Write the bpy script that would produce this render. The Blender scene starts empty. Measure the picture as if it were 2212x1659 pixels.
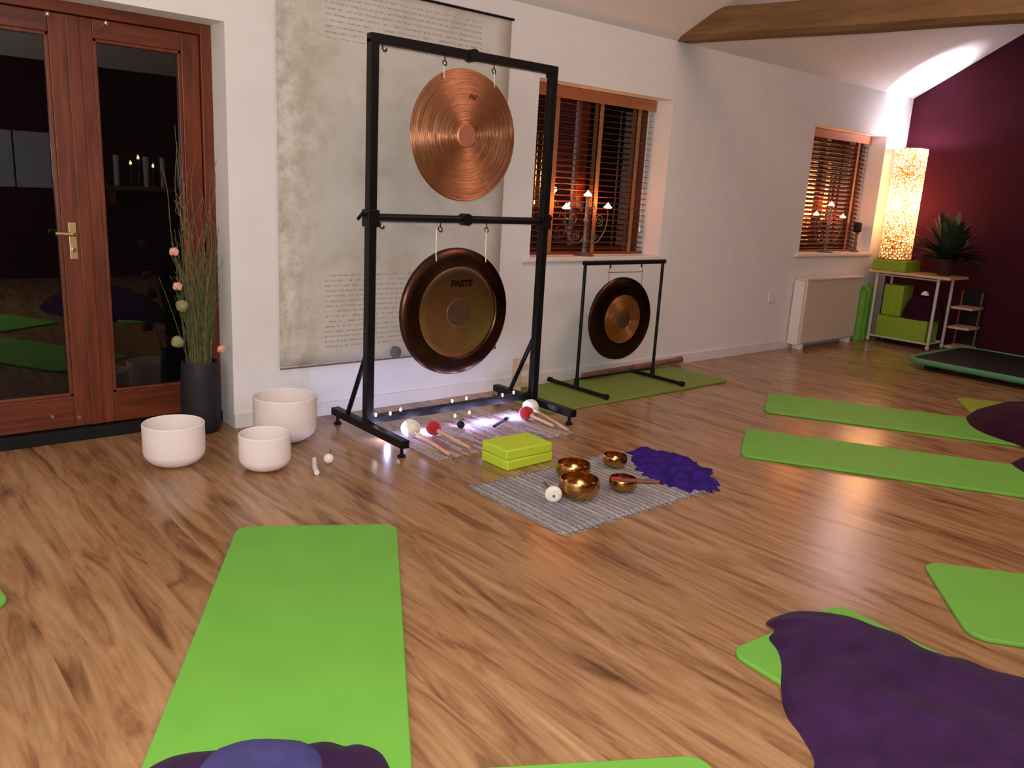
import bpy, bmesh, math, random
from mathutils import Vector, Matrix, noise
random.seed(7)
PI = math.pi
S = bpy.context.scene
COL = S.collection

# ------------------------------------------------------------------ camera
cam = bpy.data.cameras.new('camera')
cam.sensor_width = 36.0
cam.lens = 36.0 * 1770.0 / 2212.0
cam.clip_start = 0.03
camo = bpy.data.objects.new('camera', cam)
COL.objects.link(camo)
yaw, pitch, roll = 0.7090, 0.2350, 0.0560
F = Vector((math.sin(yaw)*math.cos(pitch), math.cos(yaw)*math.cos(pitch), -math.sin(pitch)))
Rt = Vector((math.cos(yaw), -math.sin(yaw), 0))
U = Rt.cross(F)
R2 = math.cos(roll)*Rt + math.sin(roll)*U
U2 = -math.sin(roll)*Rt + math.cos(roll)*U
M = Matrix(((R2.x, U2.x, -F.x, 0), (R2.y, U2.y, -F.y, 0), (R2.z, U2.z, -F.z, 1.35), (0, 0, 0, 1)))
camo.matrix_world = M
S.camera = camo

# ------------------------------------------------------------------ world, exposure, lights
world = bpy.data.worlds.new('night'); S.world = world
world.use_nodes = True
world.node_tree.nodes['Background'].inputs[0].default_value = (0.0015, 0.0013, 0.0012, 1)
world.node_tree.nodes['Background'].inputs[1].default_value = 1.0
S.view_settings.view_transform = 'Standard'
S.view_settings.look = 'None'
S.view_settings.gamma = 1.0
S.view_settings.use_curve_mapping = False
S.view_settings.exposure = 0.0

def point(name, loc, w, col=(1, 1, 1), r=0.03):
    l = bpy.data.lights.new(name, 'POINT'); l.energy = w; l.color = col; l.shadow_soft_size = r
    o = bpy.data.objects.new(name, l); o.location = loc; COL.objects.link(o); return o
def area(name, loc, rot, sx, sy, w, col=(1, 1, 1)):
    l = bpy.data.lights.new(name, 'AREA'); l.shape = 'RECTANGLE'; l.size = sx; l.size_y = sy; l.energy = w; l.color = col
    o = bpy.data.objects.new(name, l); o.location = loc; o.rotation_euler = rot; COL.objects.link(o); return o

point('phone_flash', (-0.012, 0.004, 1.395), 205, (1.0, 0.975, 0.95), 0.012)        # the camera phone's own light
area('ambient_fill_left', (-1.6, 0.2, 1.6), (PI/2, 0, math.radians(-65)), 1.4, 1.4, 34, (1.0, 0.78, 0.70))  # unseen soft fill added on the left to raise the ambient light
area('ambient_fill_top', (4.6, 0.8, 3.8), (0, 0, 0), 1.8, 1.8, 62, (1.0, 0.63, 0.55))  # added pinkish fill high in the room, no visible fitting, warms the ambient light
def spot(name, loc, w, col, ang, r):
    l = bpy.data.lights.new(name, 'SPOT'); l.energy = w; l.color = col; l.shadow_soft_size = r; l.spot_size = ang; l.spot_blend = 0.6
    o = bpy.data.objects.new(name, l); o.location = loc; o.rotation_euler = (PI, 0, 0); COL.objects.link(o); return o
spot('corner_lamp_uplight', (8.45, 3.955, 1.76), 150, (0.92, 0.87, 1.0), math.radians(52), 0.03)
point('corner_lamp_rim_glow', (8.45, 3.955, 1.915), 16, (0.92, 0.84, 1.0), 0.03)
point('corner_lamp_bulb', (8.45, 3.955, 1.42), 42, (1.0, 0.84, 0.70), 0.04)
point('corner_lamp_lower_bulb', (8.45, 3.955, 1.15), 5, (1.0, 0.74, 0.48), 0.04)
point('far_lamp_bulb', (8.45, -0.76, 1.55), 12, (1.0, 0.75, 0.5), 0.045)
spot('far_lamp_uplight', (8.45, -0.76, 1.95), 120, (0.9, 0.9, 1.0), math.radians(60), 0.03)

# ------------------------------------------------------------------ materials
MATS = {}
def nodes(name):
    m = bpy.data.materials.new(name); m.use_nodes = True
    nt = m.node_tree; b = nt.nodes['Principled BSDF']; MATS[name] = m
    return m, nt, b
def coords(nt, scale=(1, 1, 1), kind='Object'):
    tc = nt.nodes.new('ShaderNodeTexCoord'); mp = nt.nodes.new('ShaderNodeMapping')
    mp.inputs['Scale'].default_value = scale
    nt.links.new(tc.outputs[kind], mp.inputs[0]); return mp.outputs[0]
def noise_tex(nt, vec, scale, detail=3, rough=0.5, dist=0.0):
    n = nt.nodes.new('ShaderNodeTexNoise'); n.inputs['Scale'].default_value = scale
    n.inputs['Detail'].default_value = detail; n.inputs['Roughness'].default_value = rough
    n.inputs['Distortion'].default_value = dist
    nt.links.new(vec, n.inputs['Vector']); return n.outputs['Fac']
def ramp(nt, fac, stops, interp='LINEAR'):
    r = nt.nodes.new('ShaderNodeValToRGB'); cr = r.color_ramp; cr.interpolation = interp
    while len(cr.elements) < len(stops): cr.elements.new(0.5)
    for e, (p, c) in zip(cr.elements, stops):
        e.position = p; e.color = (c[0], c[1], c[2], 1) if len(c) == 3 else c
    nt.links.new(fac, r.inputs[0]); return r.outputs[0]
def math_n(nt, op, a, b=None):
    n = nt.nodes.new('ShaderNodeMath'); n.operation = op
    for i, v in enumerate((a, b)):
        if v is None: continue
        if isinstance(v, (int, float)): n.inputs[i].default_value = v
        else: nt.links.new(v, n.inputs[i])
    return n.outputs[0]
def mixc(nt, fac, a, b, mode='MIX'):
    n = nt.nodes.new('ShaderNodeMix'); n.data_type = 'RGBA'; n.blend_type = mode
    for k, v in ((0, fac), (6, a), (7, b)):
        if isinstance(v, (int, float)): n.inputs[k].default_value = v
        elif isinstance(v, tuple): n.inputs[k].default_value = (*v[:3], 1)
        else: nt.links.new(v, n.inputs[k])
    return n.outputs[2]
def bump(nt, b, h, strength=0.3, dist=0.01):
    n = nt.nodes.new('ShaderNodeBump'); n.inputs['Strength'].default_value = strength; n.inputs['Distance'].default_value = dist
    nt.links.new(h, n.inputs['Height']); nt.links.new(n.outputs[0], b.inputs['Normal'])
def plain(name, col, rough=0.5, metal=0.0, var=0.12, nscale=25, bmp=0.0, sheen=0.0, spec=0.5):
    m, nt, b = nodes(name)
    v = coords(nt); f = noise_tex(nt, v, nscale, 4)
    c = ramp(nt, f, [(0.3, tuple(x*(1-var) for x in col)), (0.7, tuple(min(1, x*(1+var)) for x in col))])
    nt.links.new(c, b.inputs['Base Color'])
    b.inputs['Roughness'].default_value = rough; b.inputs['Metallic'].default_value = metal
    b.inputs['Specular IOR Level'].default_value = spec
    if sheen: b.inputs['Sheen Weight'].default_value = sheen
    if bmp: bump(nt, b, f, bmp, 0.005)
    return m
def emis(name, col, s):
    m, nt, b = nodes(name)
    b.inputs['Base Color'].default_value = (*col, 1)
    b.inputs['Emission Color'].default_value = (*col, 1); b.inputs['Emission Strength'].default_value = s
    return m

plain('wall_white', (0.80, 0.782, 0.772), 0.85, var=0.02, nscale=6, spec=0.2)
plain('ceiling_white', (0.78, 0.755, 0.745), 0.9, var=0.02, nscale=4, spec=0.2)
plain('purple_paint', (0.045, 0.006, 0.014), 0.9, var=0.08, nscale=5, spec=0.12)
plain('gloss_white', (0.82, 0.77, 0.72), 0.35, var=0.02)
plain('heater_white', (0.70, 0.585, 0.475), 0.32, var=0.02)
plain('black_metal', (0.0045, 0.004, 0.0045), 0.45, 0.0, var=0.1, spec=0.25)
plain('black_rubber', (0.006, 0.006, 0.007), 0.7, spec=0.25)
plain('chrome', (0.75, 0.73, 0.7), 0.22, 1.0, var=0.02)
plain('brass_plate', (0.70, 0.50, 0.26), 0.35, 1.0, var=0.05)
plain('quartz_frost', (0.86, 0.78, 0.75), 0.75, var=0.03, nscale=8, spec=0.25)
plain('felt_white', (0.82, 0.78, 0.68), 0.95, var=0.08, nscale=60, bmp=0.5, sheen=0.5)
plain('felt_red', (0.42, 0.008, 0.014), 0.95, var=0.15, nscale=60, bmp=0.5, sheen=0.3)
plain('pale_wood', (0.62, 0.42, 0.24), 0.5, var=0.12, nscale=30)
plain('dark_wood', (0.16, 0.06, 0.03), 0.45, var=0.2, nscale=30)
plain('vase_grey', (0.017, 0.016, 0.021), 0.6, var=0.15, nscale=12, spec=0.3)
plain('fleece_purple', (0.040, 0.014, 0.055), 1.0, var=0.22, nscale=9, bmp=0.25, sheen=0.03, spec=0.05)
plain('fleece_maroon', (0.034, 0.006, 0.018), 1.0, var=0.2, nscale=12, bmp=0.25, sheen=0.03, spec=0.05)
plain('cushion_indigo', (0.052, 0.046, 0.15), 0.95, var=0.15, nscale=14, bmp=0.15, sheen=0.03, spec=0.05)
plain('scarf_violet', (0.034, 0.013, 0.165), 0.9, var=0.35, nscale=22, spec=0.1)
plain('foam_lime', (0.50, 0.68, 0.035), 0.65, var=0.03, nscale=40, spec=0.35)
plain('foam_lime_dark', (0.22, 0.38, 0.015), 0.7, var=0.1, nscale=30)
plain('rim_green', (0.08, 0.27, 0.12), 0.6, var=0.08)
plain('twig_brown', (0.19, 0.115, 0.05), 0.8, var=0.35, nscale=40)
plain('reed_green', (0.085, 0.105, 0.035), 0.7, var=0.35, nscale=30)
plain('flower_pink', (0.75, 0.36, 0.27), 0.8, var=0.15, nscale=60)
plain('seed_ball', (0.24, 0.23, 0.10), 0.9, var=0.3, nscale=60, bmp=0.6)
plain('leaf_green', (0.010, 0.026, 0.010), 0.6, var=0.3, nscale=20)
plain('pot_brown', (0.035, 0.010, 0.008), 0.8)
plain('iron_pale', (0.17, 0.14, 0.135), 0.45, 0.4, var=0.15)
plain('cord_white', (0.85, 0.82, 0.76), 0.7)
plain('grey_stone', (0.13, 0.15, 0.16), 0.7)
plain('bamboo_maroon', (0.22, 0.09, 0.055), 0.45, var=0.35, nscale=14)
plain('ink_black', (0.006, 0.003, 0.002), 0.9, spec=0.05)
plain('ink_brown', (0.13, 0.035, 0.015), 0.6)
plain('skirting_white', (0.78, 0.73, 0.70), 0.5, var=0.02)
plain('tape_tan', (0.26, 0.115, 0.045), 0.8, var=0.1)
plain('cart_white', (0.55, 0.52, 0.48), 0.4, var=0.03)
plain('quartz_clear', (0.80, 0.80, 0.74), 0.25, var=0.05)
plain('board_grey', (0.42, 0.46, 0.50), 0.35, var=0.05)
emis('led_white', (0.80, 0.84, 1.0), 22)
emis('flame', (1.0, 0.62, 0.30), 22)
emis('candle_cup_lit', (1.0, 0.50, 0.28), 9)

def wood(name, c0, c1, c2, axis=2, rough=0.4, s=1.0, coat=0.0):
    m, nt, b = nodes(name)
    sc = [30*s, 30*s, 30*s]; sc[axis] = 2.2*s
    f = noise_tex(nt, coords(nt, tuple(sc)), 1.0, 5, 0.6, 0.6)
    c = ramp(nt, f, [(0.25, c0), (0.5, c1), (0.78, c2)])
    nt.links.new(c, b.inputs['Base Color']); b.inputs['Roughness'].default_value = rough
    b.inputs['Coat Weight'].default_value = coat
    return m
wood('door_wood', (0.055, 0.009, 0.002), (0.135, 0.024, 0.006), (0.22, 0.050, 0.012), 2, 0.42, 1.0, 0.0)
wood('door_wood_rail', (0.055, 0.009, 0.002), (0.125, 0.022, 0.005), (0.20, 0.045, 0.011), 0, 0.42, 1.0, 0.0)
wood('blind_wood', (0.09, 0.022, 0.009), (0.14, 0.035, 0.014), (0.19, 0.052, 0.02), 0, 0.38)
wood('pelmet_wood', (0.36, 0.13, 0.055), (0.46, 0.17, 0.075), (0.54, 0.22, 0.10), 0, 0.5)
wood('oak_beam', (0.10, 0.048, 0.016), (0.17, 0.086, 0.029), (0.23, 0.12, 0.043), 1, 0.85, 0.5)

# laminate floor: planks along y
m, nt, b = nodes('laminate_floor')
tc = nt.nodes.new('ShaderNodeTexCoord'); sx = nt.nodes.new('ShaderNodeSeparateXYZ'); nt.links.new(tc.outputs['Object'], sx.inputs[0])
pi = math_n(nt, 'FLOOR', math_n(nt, 'DIVIDE', sx.outputs[0], 0.193))
wn = nt.nodes.new('ShaderNodeTexWhiteNoise'); wn.noise_dimensions = '1D'; nt.links.new(pi, wn.inputs['W'])
yo = math_n(nt, 'ADD', sx.outputs[1], math_n(nt, 'MULTIPLY', wn.outputs[0], 9.0))
cb = nt.nodes.new('ShaderNodeCombineXYZ')
nt.links.new(math_n(nt, 'MULTIPLY', sx.outputs[0], 12.0), cb.inputs[0]); nt.links.new(math_n(nt, 'MULTIPLY', yo, 1.7), cb.inputs[1])
nt.links.new(math_n(nt, 'MULTIPLY', pi, 0.35), cb.inputs[2])
f1 = noise_tex(nt, cb.outputs[0], 0.85, 5, 0.6, 1.6)
cb2 = nt.nodes.new('ShaderNodeCombineXYZ')
nt.links.new(math_n(nt, 'MULTIPLY', sx.outputs[0], 55.0), cb2.inputs[0]); nt.links.new(math_n(nt, 'MULTIPLY', yo, 2.2), cb2.inputs[1])
f2 = noise_tex(nt, cb2.outputs[0], 1.0, 3, 0.5, 0.4)
c1 = ramp(nt, f1, [(0.27, (0.105, 0.046, 0.020)), (0.38, (0.235, 0.115, 0.052)), (0.50, (0.36, 0.195, 0.090)), (0.72, (0.46, 0.285, 0.145))])
c2 = ramp(nt, f2, [(0.3, (0.82, 0.80, 0.78)), (0.7, (1.06, 1.06, 1.06))])
c3 = mixc(nt, 1.0, c1, c2, 'MULTIPLY')
tone = ramp(nt, wn.outputs[0], [(0, (0.90, 0.88, 0.86)), (1, (1.06, 1.06, 1.06))])
c4 = mixc(nt, 1.0, c3, tone, 'MULTIPLY')
nt.links.new(c4, b.inputs['Base Color'])
b.inputs['Roughness'].default_value = 0.22
b.inputs['Specular IOR Level'].default_value = 0.5
bump(nt, b, f2, 0.04, 0.002)

# foam exercise mat
def foam(name, c):
    m, nt, b = nodes(name)
    v = coords(nt); f = noise_tex(nt, v, 5, 2); g = noise_tex(nt, v, 220, 2)
    cc = ramp(nt, f, [(0.3, tuple(x*0.92 for x in c)), (0.7, c)])
    nt.links.new(cc, b.inputs['Base Color']); b.inputs['Roughness'].default_value = 0.6
    b.inputs['Specular IOR Level'].default_value = 0.35
    bump(nt, b, g, 0.1, 0.002)
foam('mat_green', (0.155, 0.44, 0.052))
foam('mat_olive', (0.19, 0.27, 0.045))
foam('mat_lime', (0.30, 0.36, 0.02))

# gong metals
def gong_metal(name, stops, aniso=0.85, rough=0.33, rings=260, groove=0.0):
    m, nt, b = nodes(name)
    v = coords(nt)
    sp = nt.nodes.new('ShaderNodeSeparateXYZ'); nt.links.new(v, sp.inputs[0])
    r = math_n(nt, 'SQRT', math_n(nt, 'ADD', math_n(nt, 'MULTIPLY', sp.outputs[0], sp.outputs[0]), math_n(nt, 'MULTIPLY', sp.outputs[2], sp.outputs[2])))
    nf = noise_tex(nt, v, 7, 4, 0.6)
    base = ramp(nt, nf, stops)
    cr = nt.nodes.new('ShaderNodeCombineXYZ'); nt.links.new(math_n(nt, 'MULTIPLY', r, rings), cr.inputs[0])
    g = noise_tex(nt, cr.outputs[0], 1.0, 2)
    tone = ramp(nt, g, [(0.3, (0.85, 0.85, 0.85)), (0.7, (1.1, 1.1, 1.1))])
    nt.links.new(mixc(nt, 1.0, base, tone, 'MULTIPLY'), b.inputs['Base Color'])
    b.inputs['Metallic'].default_value = 1.0; b.inputs['Roughness'].default_value = rough
    b.inputs['Anisotropic'].default_value = aniso
    if groove:
        at = math_n(nt, 'ARCTAN2', sp.outputs[2], sp.outputs[0])
        cv = nt.nodes.new('ShaderNodeCombineXYZ'); nt.links.new(math_n(nt, 'MULTIPLY', r, 3600), cv.inputs[0]); nt.links.new(math_n(nt, 'MULTIPLY', at, 0.9), cv.inputs[1])
        gn = noise_tex(nt, cv.outputs[0], 1.0, 2, 0.6)
        sl_ = math_n(nt, 'MULTIPLY', math_n(nt, 'SUBTRACT', gn, 0.5), groove)
        k_ = math_n(nt, 'DIVIDE', sl_, math_n(nt, 'MAXIMUM', r, 0.01))
        cn = nt.nodes.new('ShaderNodeCombineXYZ'); nt.links.new(math_n(nt, 'MULTIPLY', sp.outputs[0], k_), cn.inputs[0]); nt.links.new(math_n(nt, 'MULTIPLY', sp.outputs[2], k_), cn.inputs[2]); cn.inputs[1].default_value = -1.0
        vt = nt.nodes.new('ShaderNodeVectorTransform'); vt.vector_type = 'NORMAL'; vt.convert_from = 'OBJECT'; vt.convert_to = 'WORLD'
        nt.links.new(cn.outputs[0], vt.inputs[0]); nt.links.new(vt.outputs[0], b.inputs['Normal'])
        b.inputs['Anisotropic'].default_value = 0.0
        return
    t = nt.nodes.new('ShaderNodeTangent'); t.direction_type = 'RADIAL'; t.axis = 'Y'
    nt.links.new(t.outputs[0], b.inputs['Tangent'])
gong_metal('gong_copper', [(0.3, (0.56, 0.25, 0.13)), (0.7, (0.70, 0.33, 0.17))], 0, 0.29, 260, 5.6)
gong_metal('gong_boss_copper', [(0.3, (0.72, 0.34, 0.20)), (0.7, (0.85, 0.42, 0.26))], 0.0, 0.5)
gong_metal('gong_bronze', [(0.3, (0.52, 0.36, 0.20)), (0.7, (0.66, 0.47, 0.26))], 0.3, 0.26)
gong_metal('gong_dark', [(0.3, (0.050, 0.022, 0.014)), (0.7, (0.075, 0.034, 0.020))], 0.3, 0.27)
gong_metal('gong_boss_dark', [(0.3, (0.16, 0.10, 0.055)), (0.7, (0.22, 0.14, 0.08))], 0.0, 0.55)
gong_metal('gong_small_face', [(0.3, (0.60, 0.27, 0.10)), (0.7, (0.70, 0.34, 0.13))], 0, 0.28, 260, 5.6)
gong_metal('bowl_brass', [(0.3, (0.46, 0.24, 0.075)), (0.7, (0.66, 0.38, 0.14))], 0.0, 0.19)

# glass: clear double glazing
m, nt, b = nodes('pane_glass')
nt.nodes.remove(b); out = nt.nodes['Material Output']
tr = nt.nodes.new('ShaderNodeBsdfTransparent'); tr.inputs[0].default_value = (0.9, 0.92, 0.92, 1)
gl = nt.nodes.new('ShaderNodeBsdfGlossy'); gl.inputs['Roughness'].default_value = 0.01
fr = nt.nodes.new('ShaderNodeFresnel'); fr.inputs[0].default_value = 1.52
mx = nt.nodes.new('ShaderNodeMixShader')
nt.links.new(math_n(nt, 'MULTIPLY', fr.outputs[0], 1.9), mx.inputs[0]); nt.links.new(tr.outputs[0], mx.inputs[1]); nt.links.new(gl.outputs[0], mx.inputs[2])
nt.links.new(mx.outputs[0], out.inputs[0])

# parchment wall hanging with generic illegible ink lines
m, nt, b = nodes('parchment')
v = coords(nt)
sp = nt.nodes.new('ShaderNodeSeparateXYZ'); nt.links.new(v, sp.inputs[0])
st = noise_tex(nt, v, 3.0, 5, 0.65, 0.5)
base = ramp(nt, st, [(0.30, (0.50, 0.46, 0.38)), (0.46, (0.61, 0.585, 0.52)), (0.7, (0.68, 0.66, 0.60))])
st2 = noise_tex(nt, v, 11, 5, 0.7)
ed = ramp(nt, sp.outputs[0], [(0.0, (1, 1, 1)), (0.16, (0.55, 0.55, 0.55)), (0.30, (0, 0, 0))])
stain = mixc(nt, math_n(nt, 'MULTIPLY', math_n(nt, 'MULTIPLY', ramp(nt, st2, [(0.4, (0, 0, 0)), (0.62, (1, 1, 1))]), ed), 0.6), base, (0.27, 0.21, 0.14))
def band(lo, hi, coord):
    a = math_n(nt, 'GREATER_THAN', coord, lo); c = math_n(nt, 'LESS_THAN', coord, hi)
    return math_n(nt, 'MULTIPLY', a, c)
mpw = nt.nodes.new('ShaderNodeMapping'); mpw.inputs['Scale'].default_value = (60, 1, 30)
nt.links.new(v, mpw.inputs[0])
wr = noise_tex(nt, mpw.outputs[0], 1.0, 4, 0.7)
wob = math_n(nt, 'ADD', sp.outputs[2], math_n(nt, 'MULTIPLY', wr, 0.022))
saw = math_n(nt, 'FRACT', math_n(nt, 'DIVIDE', wob, 0.029))
line = math_n(nt, 'LESS_THAN', saw, 0.30)
gap = math_n(nt, 'GREATER_THAN', wr, 0.49)
tz = math_n(nt, 'MAXIMUM', band(0.10, 0.53, sp.outputs[2]), band(1.76, 2.0, sp.outputs[2]))
tx = band(0.27, 1.30, sp.outputs[0])
ink = math_n(nt, 'MULTIPLY', math_n(nt, 'MULTIPLY', line, gap), math_n(nt, 'MULTIPLY', tz, tx))
nt.links.new(mixc(nt, math_n(nt, 'MULTIPLY', ink, 0.55), stain, (0.20, 0.17, 0.16)), b.inputs['Base Color'])
b.inputs['Roughness'].default_value = 0.8

# rag rugs: ribs along local y
def rug_mat(name, cols, seed, rib=0.016, seglen=0.14):
    m, nt, b = nodes(name)
    v = coords(nt)
    sp = nt.nodes.new('ShaderNodeSeparateXYZ'); nt.links.new(v, sp.inputs[0])
    row = math_n(nt, 'FLOOR', math_n(nt, 'DIVIDE', sp.outputs[0], rib))
    seg = math_n(nt, 'FLOOR', math_n(nt, 'ADD', math_n(nt, 'DIVIDE', sp.outputs[1], seglen), math_n(nt, 'MULTIPLY', row, 0.37)))
    wn = nt.nodes.new('ShaderNodeTexWhiteNoise'); wn.noise_dimensions = '2D'
    c = nt.nodes.new('ShaderNodeCombineXYZ'); nt.links.new(row, c.inputs[0]); nt.links.new(math_n(nt, 'ADD', seg, seed), c.inputs[1])
    nt.links.new(c.outputs[0], wn.inputs['Vector'])
    n = len(cols); col = ramp(nt, wn.outputs[0], [(i/n, cc) for i, cc in enumerate(cols)], 'CONSTANT')
    f = noise_tex(nt, coords(nt, (160, 60, 60)), 1.0, 3)
    t = ramp(nt, f, [(0.3, (0.6, 0.6, 0.6)), (0.65, (1.08, 1.08, 1.08))])
    dk = math_n(nt, 'LESS_THAN', math_n(nt, 'FRACT', math_n(nt, 'DIVIDE', sp.outputs[0], rib)), 0.26)
    col = mixc(nt, math_n(nt, 'MULTIPLY', dk, 0.55), col, (0.10, 0.09, 0.10))
    nt.links.new(mixc(nt, 1.0, col, t, 'MULTIPLY'), b.inputs['Base Color']); b.inputs['Roughness'].default_value = 0.95
    b.inputs['Specular IOR Level'].default_value = 0.1
rug_mat('rug_grey', [(0.44, 0.425, 0.43), (0.37, 0.36, 0.375), (0.48, 0.46, 0.45), (0.34, 0.33, 0.35), (0.42, 0.385, 0.385)], 0.0, 0.032, 0.8)
rug_mat('rug_pink', [(0.55, 0.42, 0.42), (0.50, 0.33, 0.34), (0.62, 0.56, 0.55), (0.52, 0.16, 0.19), (0.46, 0.38, 0.38), (0.58, 0.44, 0.43), (0.30, 0.28, 0.30), (0.56, 0.46, 0.30)], 5.0, 0.020, 0.22)

# lamp shade: woven shell pieces, light passes through
m, nt, b = nodes('lamp_shade_weave')
nt.nodes.remove(b); out = nt.nodes['Material Output']
vo = nt.nodes.new('ShaderNodeTexVoronoi'); vo.feature = 'DISTANCE_TO_EDGE'; vo.inputs['Scale'].default_value = 30
nt.links.new(coords(nt, (1, 1, 1.15)), vo.inputs['Vector'])
colr = ramp(nt, vo.outputs[0], [(0.0, (0.06, 0.016, 0.003)), (0.06, (0.20, 0.065, 0.014)), (0.14, (0.60, 0.30, 0.09)), (0.28, (0.95, 0.80, 0.55))])
tl = nt.nodes.new('ShaderNodeBsdfTranslucent'); df = nt.nodes.new('ShaderNodeBsdfDiffuse'); mx = nt.nodes.new('ShaderNodeMixShader')
nt.links.new(colr, tl.inputs[0]); nt.links.new(colr, df.inputs[0]); mx.inputs[0].default_value = 0.25
nt.links.new(tl.outputs[0], mx.inputs[1]); nt.links.new(df.outputs[0], mx.inputs[2]); nt.links.new(mx.outputs[0], out.inputs[0])

# ------------------------------------------------------------------ mesh helpers
def box(bm, x0, x1, y0, y1, z0, z1, bev=0.0):
    mat = Matrix.Translation(((x0+x1)/2, (y0+y1)/2, (z0+z1)/2)) @ Matrix.Diagonal((abs(x1-x0), abs(y1-y0), abs(z1-z0), 1))
    r = bmesh.ops.create_cube(bm, size=1.0, matrix=mat)
    if bev:
        es = set()
        for v in r['verts']: es.update(v.link_edges)
        bmesh.ops.bevel(bm, geom=list(es), offset=bev, segments=2, affect='EDGES', profile=0.5)
    return bm
def tube(bm, p0, p1, r0, r1=None, seg=12, caps=True):
    p0 = Vector(p0); p1 = Vector(p1); r1 = r0 if r1 is None else r1
    d = (p1-p0); L = d.length
    q = d.to_track_quat('Z', 'Y').to_matrix().to_4x4()
    bmesh.ops.create_cone(bm, cap_ends=caps, cap_tris=False, segments=seg, radius1=r0, radius2=r1, depth=L, matrix=Matrix.Translation((p0+p1)/2) @ q)
    return bm
def polytube(bm, pts, r, seg=6, rend=None):
    pts = [Vector(p) for p in pts]; n = len(pts); rings = []
    up = Vector((0.13, 0.97, 0.2)).normalized()
    for i, p in enumerate(pts):
        t = (pts[min(i+1, n-1)] - pts[max(i-1, 0)]).normalized()
        a = t.cross(up); a = a.normalized() if a.length > 1e-4 else t.orthogonal().normalized()
        c = t.cross(a).normalized()
        rr = r if rend is None else r + (rend-r)*i/(n-1)
        rings.append([bm.verts.new(p + rr*(math.cos(2*PI*k/seg)*a + math.sin(2*PI*k/seg)*c)) for k in range(seg)])
    for i in range(n-1):
        for k in range(seg):
            bm.faces.new((rings[i][k], rings[i][(k+1) % seg], rings[i+1][(k+1) % seg], rings[i+1][k]))
    bm.faces.new(rings[0][::-1]); bm.faces.new(rings[-1])
    return bm
def lathe(bm, prof, seg=48, axis='Z', c=(0, 0, 0)):
    rings = []
    for r, h in prof:
        if r < 1e-6:
            rings.append([bm.verts.new(Vector(c) + (Vector((0, 0, h)) if axis == 'Z' else Vector((0, h, 0))))]); continue
        ring = []
        for k in range(seg):
            a = 2*PI*k/seg
            p = Vector((r*math.cos(a), r*math.sin(a), h)) if axis == 'Z' else Vector((r*math.cos(a), h, r*math.sin(a)))
            ring.append(bm.verts.new(Vector(c)+p))
        rings.append(ring)
    for A, B in zip(rings[:-1], rings[1:]):
        if len(A) == 1 and len(B) == 1: continue
        for k in range(seg):
            if len(A) == 1: bm.faces.new((A[0], B[k], B[(k+1) % seg]))
            elif len(B) == 1: bm.faces.new((A[k], A[(k+1) % seg], B[0]))
            else: bm.faces.new((A[k], A[(k+1) % seg], B[(k+1) % seg], B[k]))
    return bm
def ball(bm, c, r, sx=1, sy=1, sz=1, seg=20, jit=0.0, seed=0):
    R = bmesh.ops.create_uvsphere(bm, u_segments=seg, v_segments=max(8, seg//2+2), radius=r, matrix=Matrix.Translation(c) @ Matrix.Diagonal((sx, sy, sz, 1)))
    if jit:
        for v in R['verts']:
            d = (v.co-Vector(c)); v.co = Vector(c) + d*(1+jit*noise.noise(v.co*38+Vector((seed, 0, 0))))
    return bm
def ob(name, bm, mat, parent=None, smooth=True, bev=0.0):
    bmesh.ops.recalc_face_normals(bm, faces=bm.faces[:])
    me = bpy.data.meshes.new(name); bm.to_mesh(me); bm.free()
    o = bpy.data.objects.new(name, me); COL.objects.link(o)
    me.materials.append(MATS[mat])
    if smooth:
        for p in me.polygons: p.use_smooth = True
        try: me.set_sharp_from_angle(angle=math.radians(38))
        except Exception: pass
    if bev:
        md = o.modifiers.new('bevel', 'BEVEL'); md.width = bev; md.segments = 3; md.limit_method = 'ANGLE'; md.angle_limit = math.radians(40)
    if parent: o.parent = parent
    return o
def B(): return bmesh.new()
def tag(o, label, cat, group=None, kind=None):
    o['label'] = label; o['category'] = cat
    if group: o['group'] = group
    if kind: o['kind'] = kind
    return o
def thing(name, label, cat, loc=(0, 0, 0), rz=0.0, group=None):
    o = bpy.data.objects.new(name, None); o.empty_display_size = 0.1; COL.objects.link(o)
    o.location = loc; o.rotation_euler = (0, 0, rz)
    return tag(o, label, cat, group)
def struct(name, bm, mat, parent=None, smooth=False, label=None):
    o = ob(name, bm, mat, parent, smooth)
    if parent is None: o['kind'] = 'structure'
    if label: o['label'] = label
    return o
def copy_tree(o, parent=None):
    c = o.copy(); COL.objects.link(c)
    if parent: c.parent = parent
    for ch in o.children: copy_tree(ch, c)
    return c

# ------------------------------------------------------------------ room shell
WY = 4.193          # inner face of the long white wall
WT = 0.32
XL, XR, YN = -2.2, 8.81, -2.2
EZ = 2.46; SL = 0.578
RY = (WY+YN)/2; RZ = EZ + SL*(WY-RY)

bm = B(); box(bm, XL-0.2, XR+0.2, YN-0.2, WY+WT, -0.1, 0.0)
struct('floor', bm, 'laminate_floor', label='wood laminate floor with rustic grain')

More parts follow.
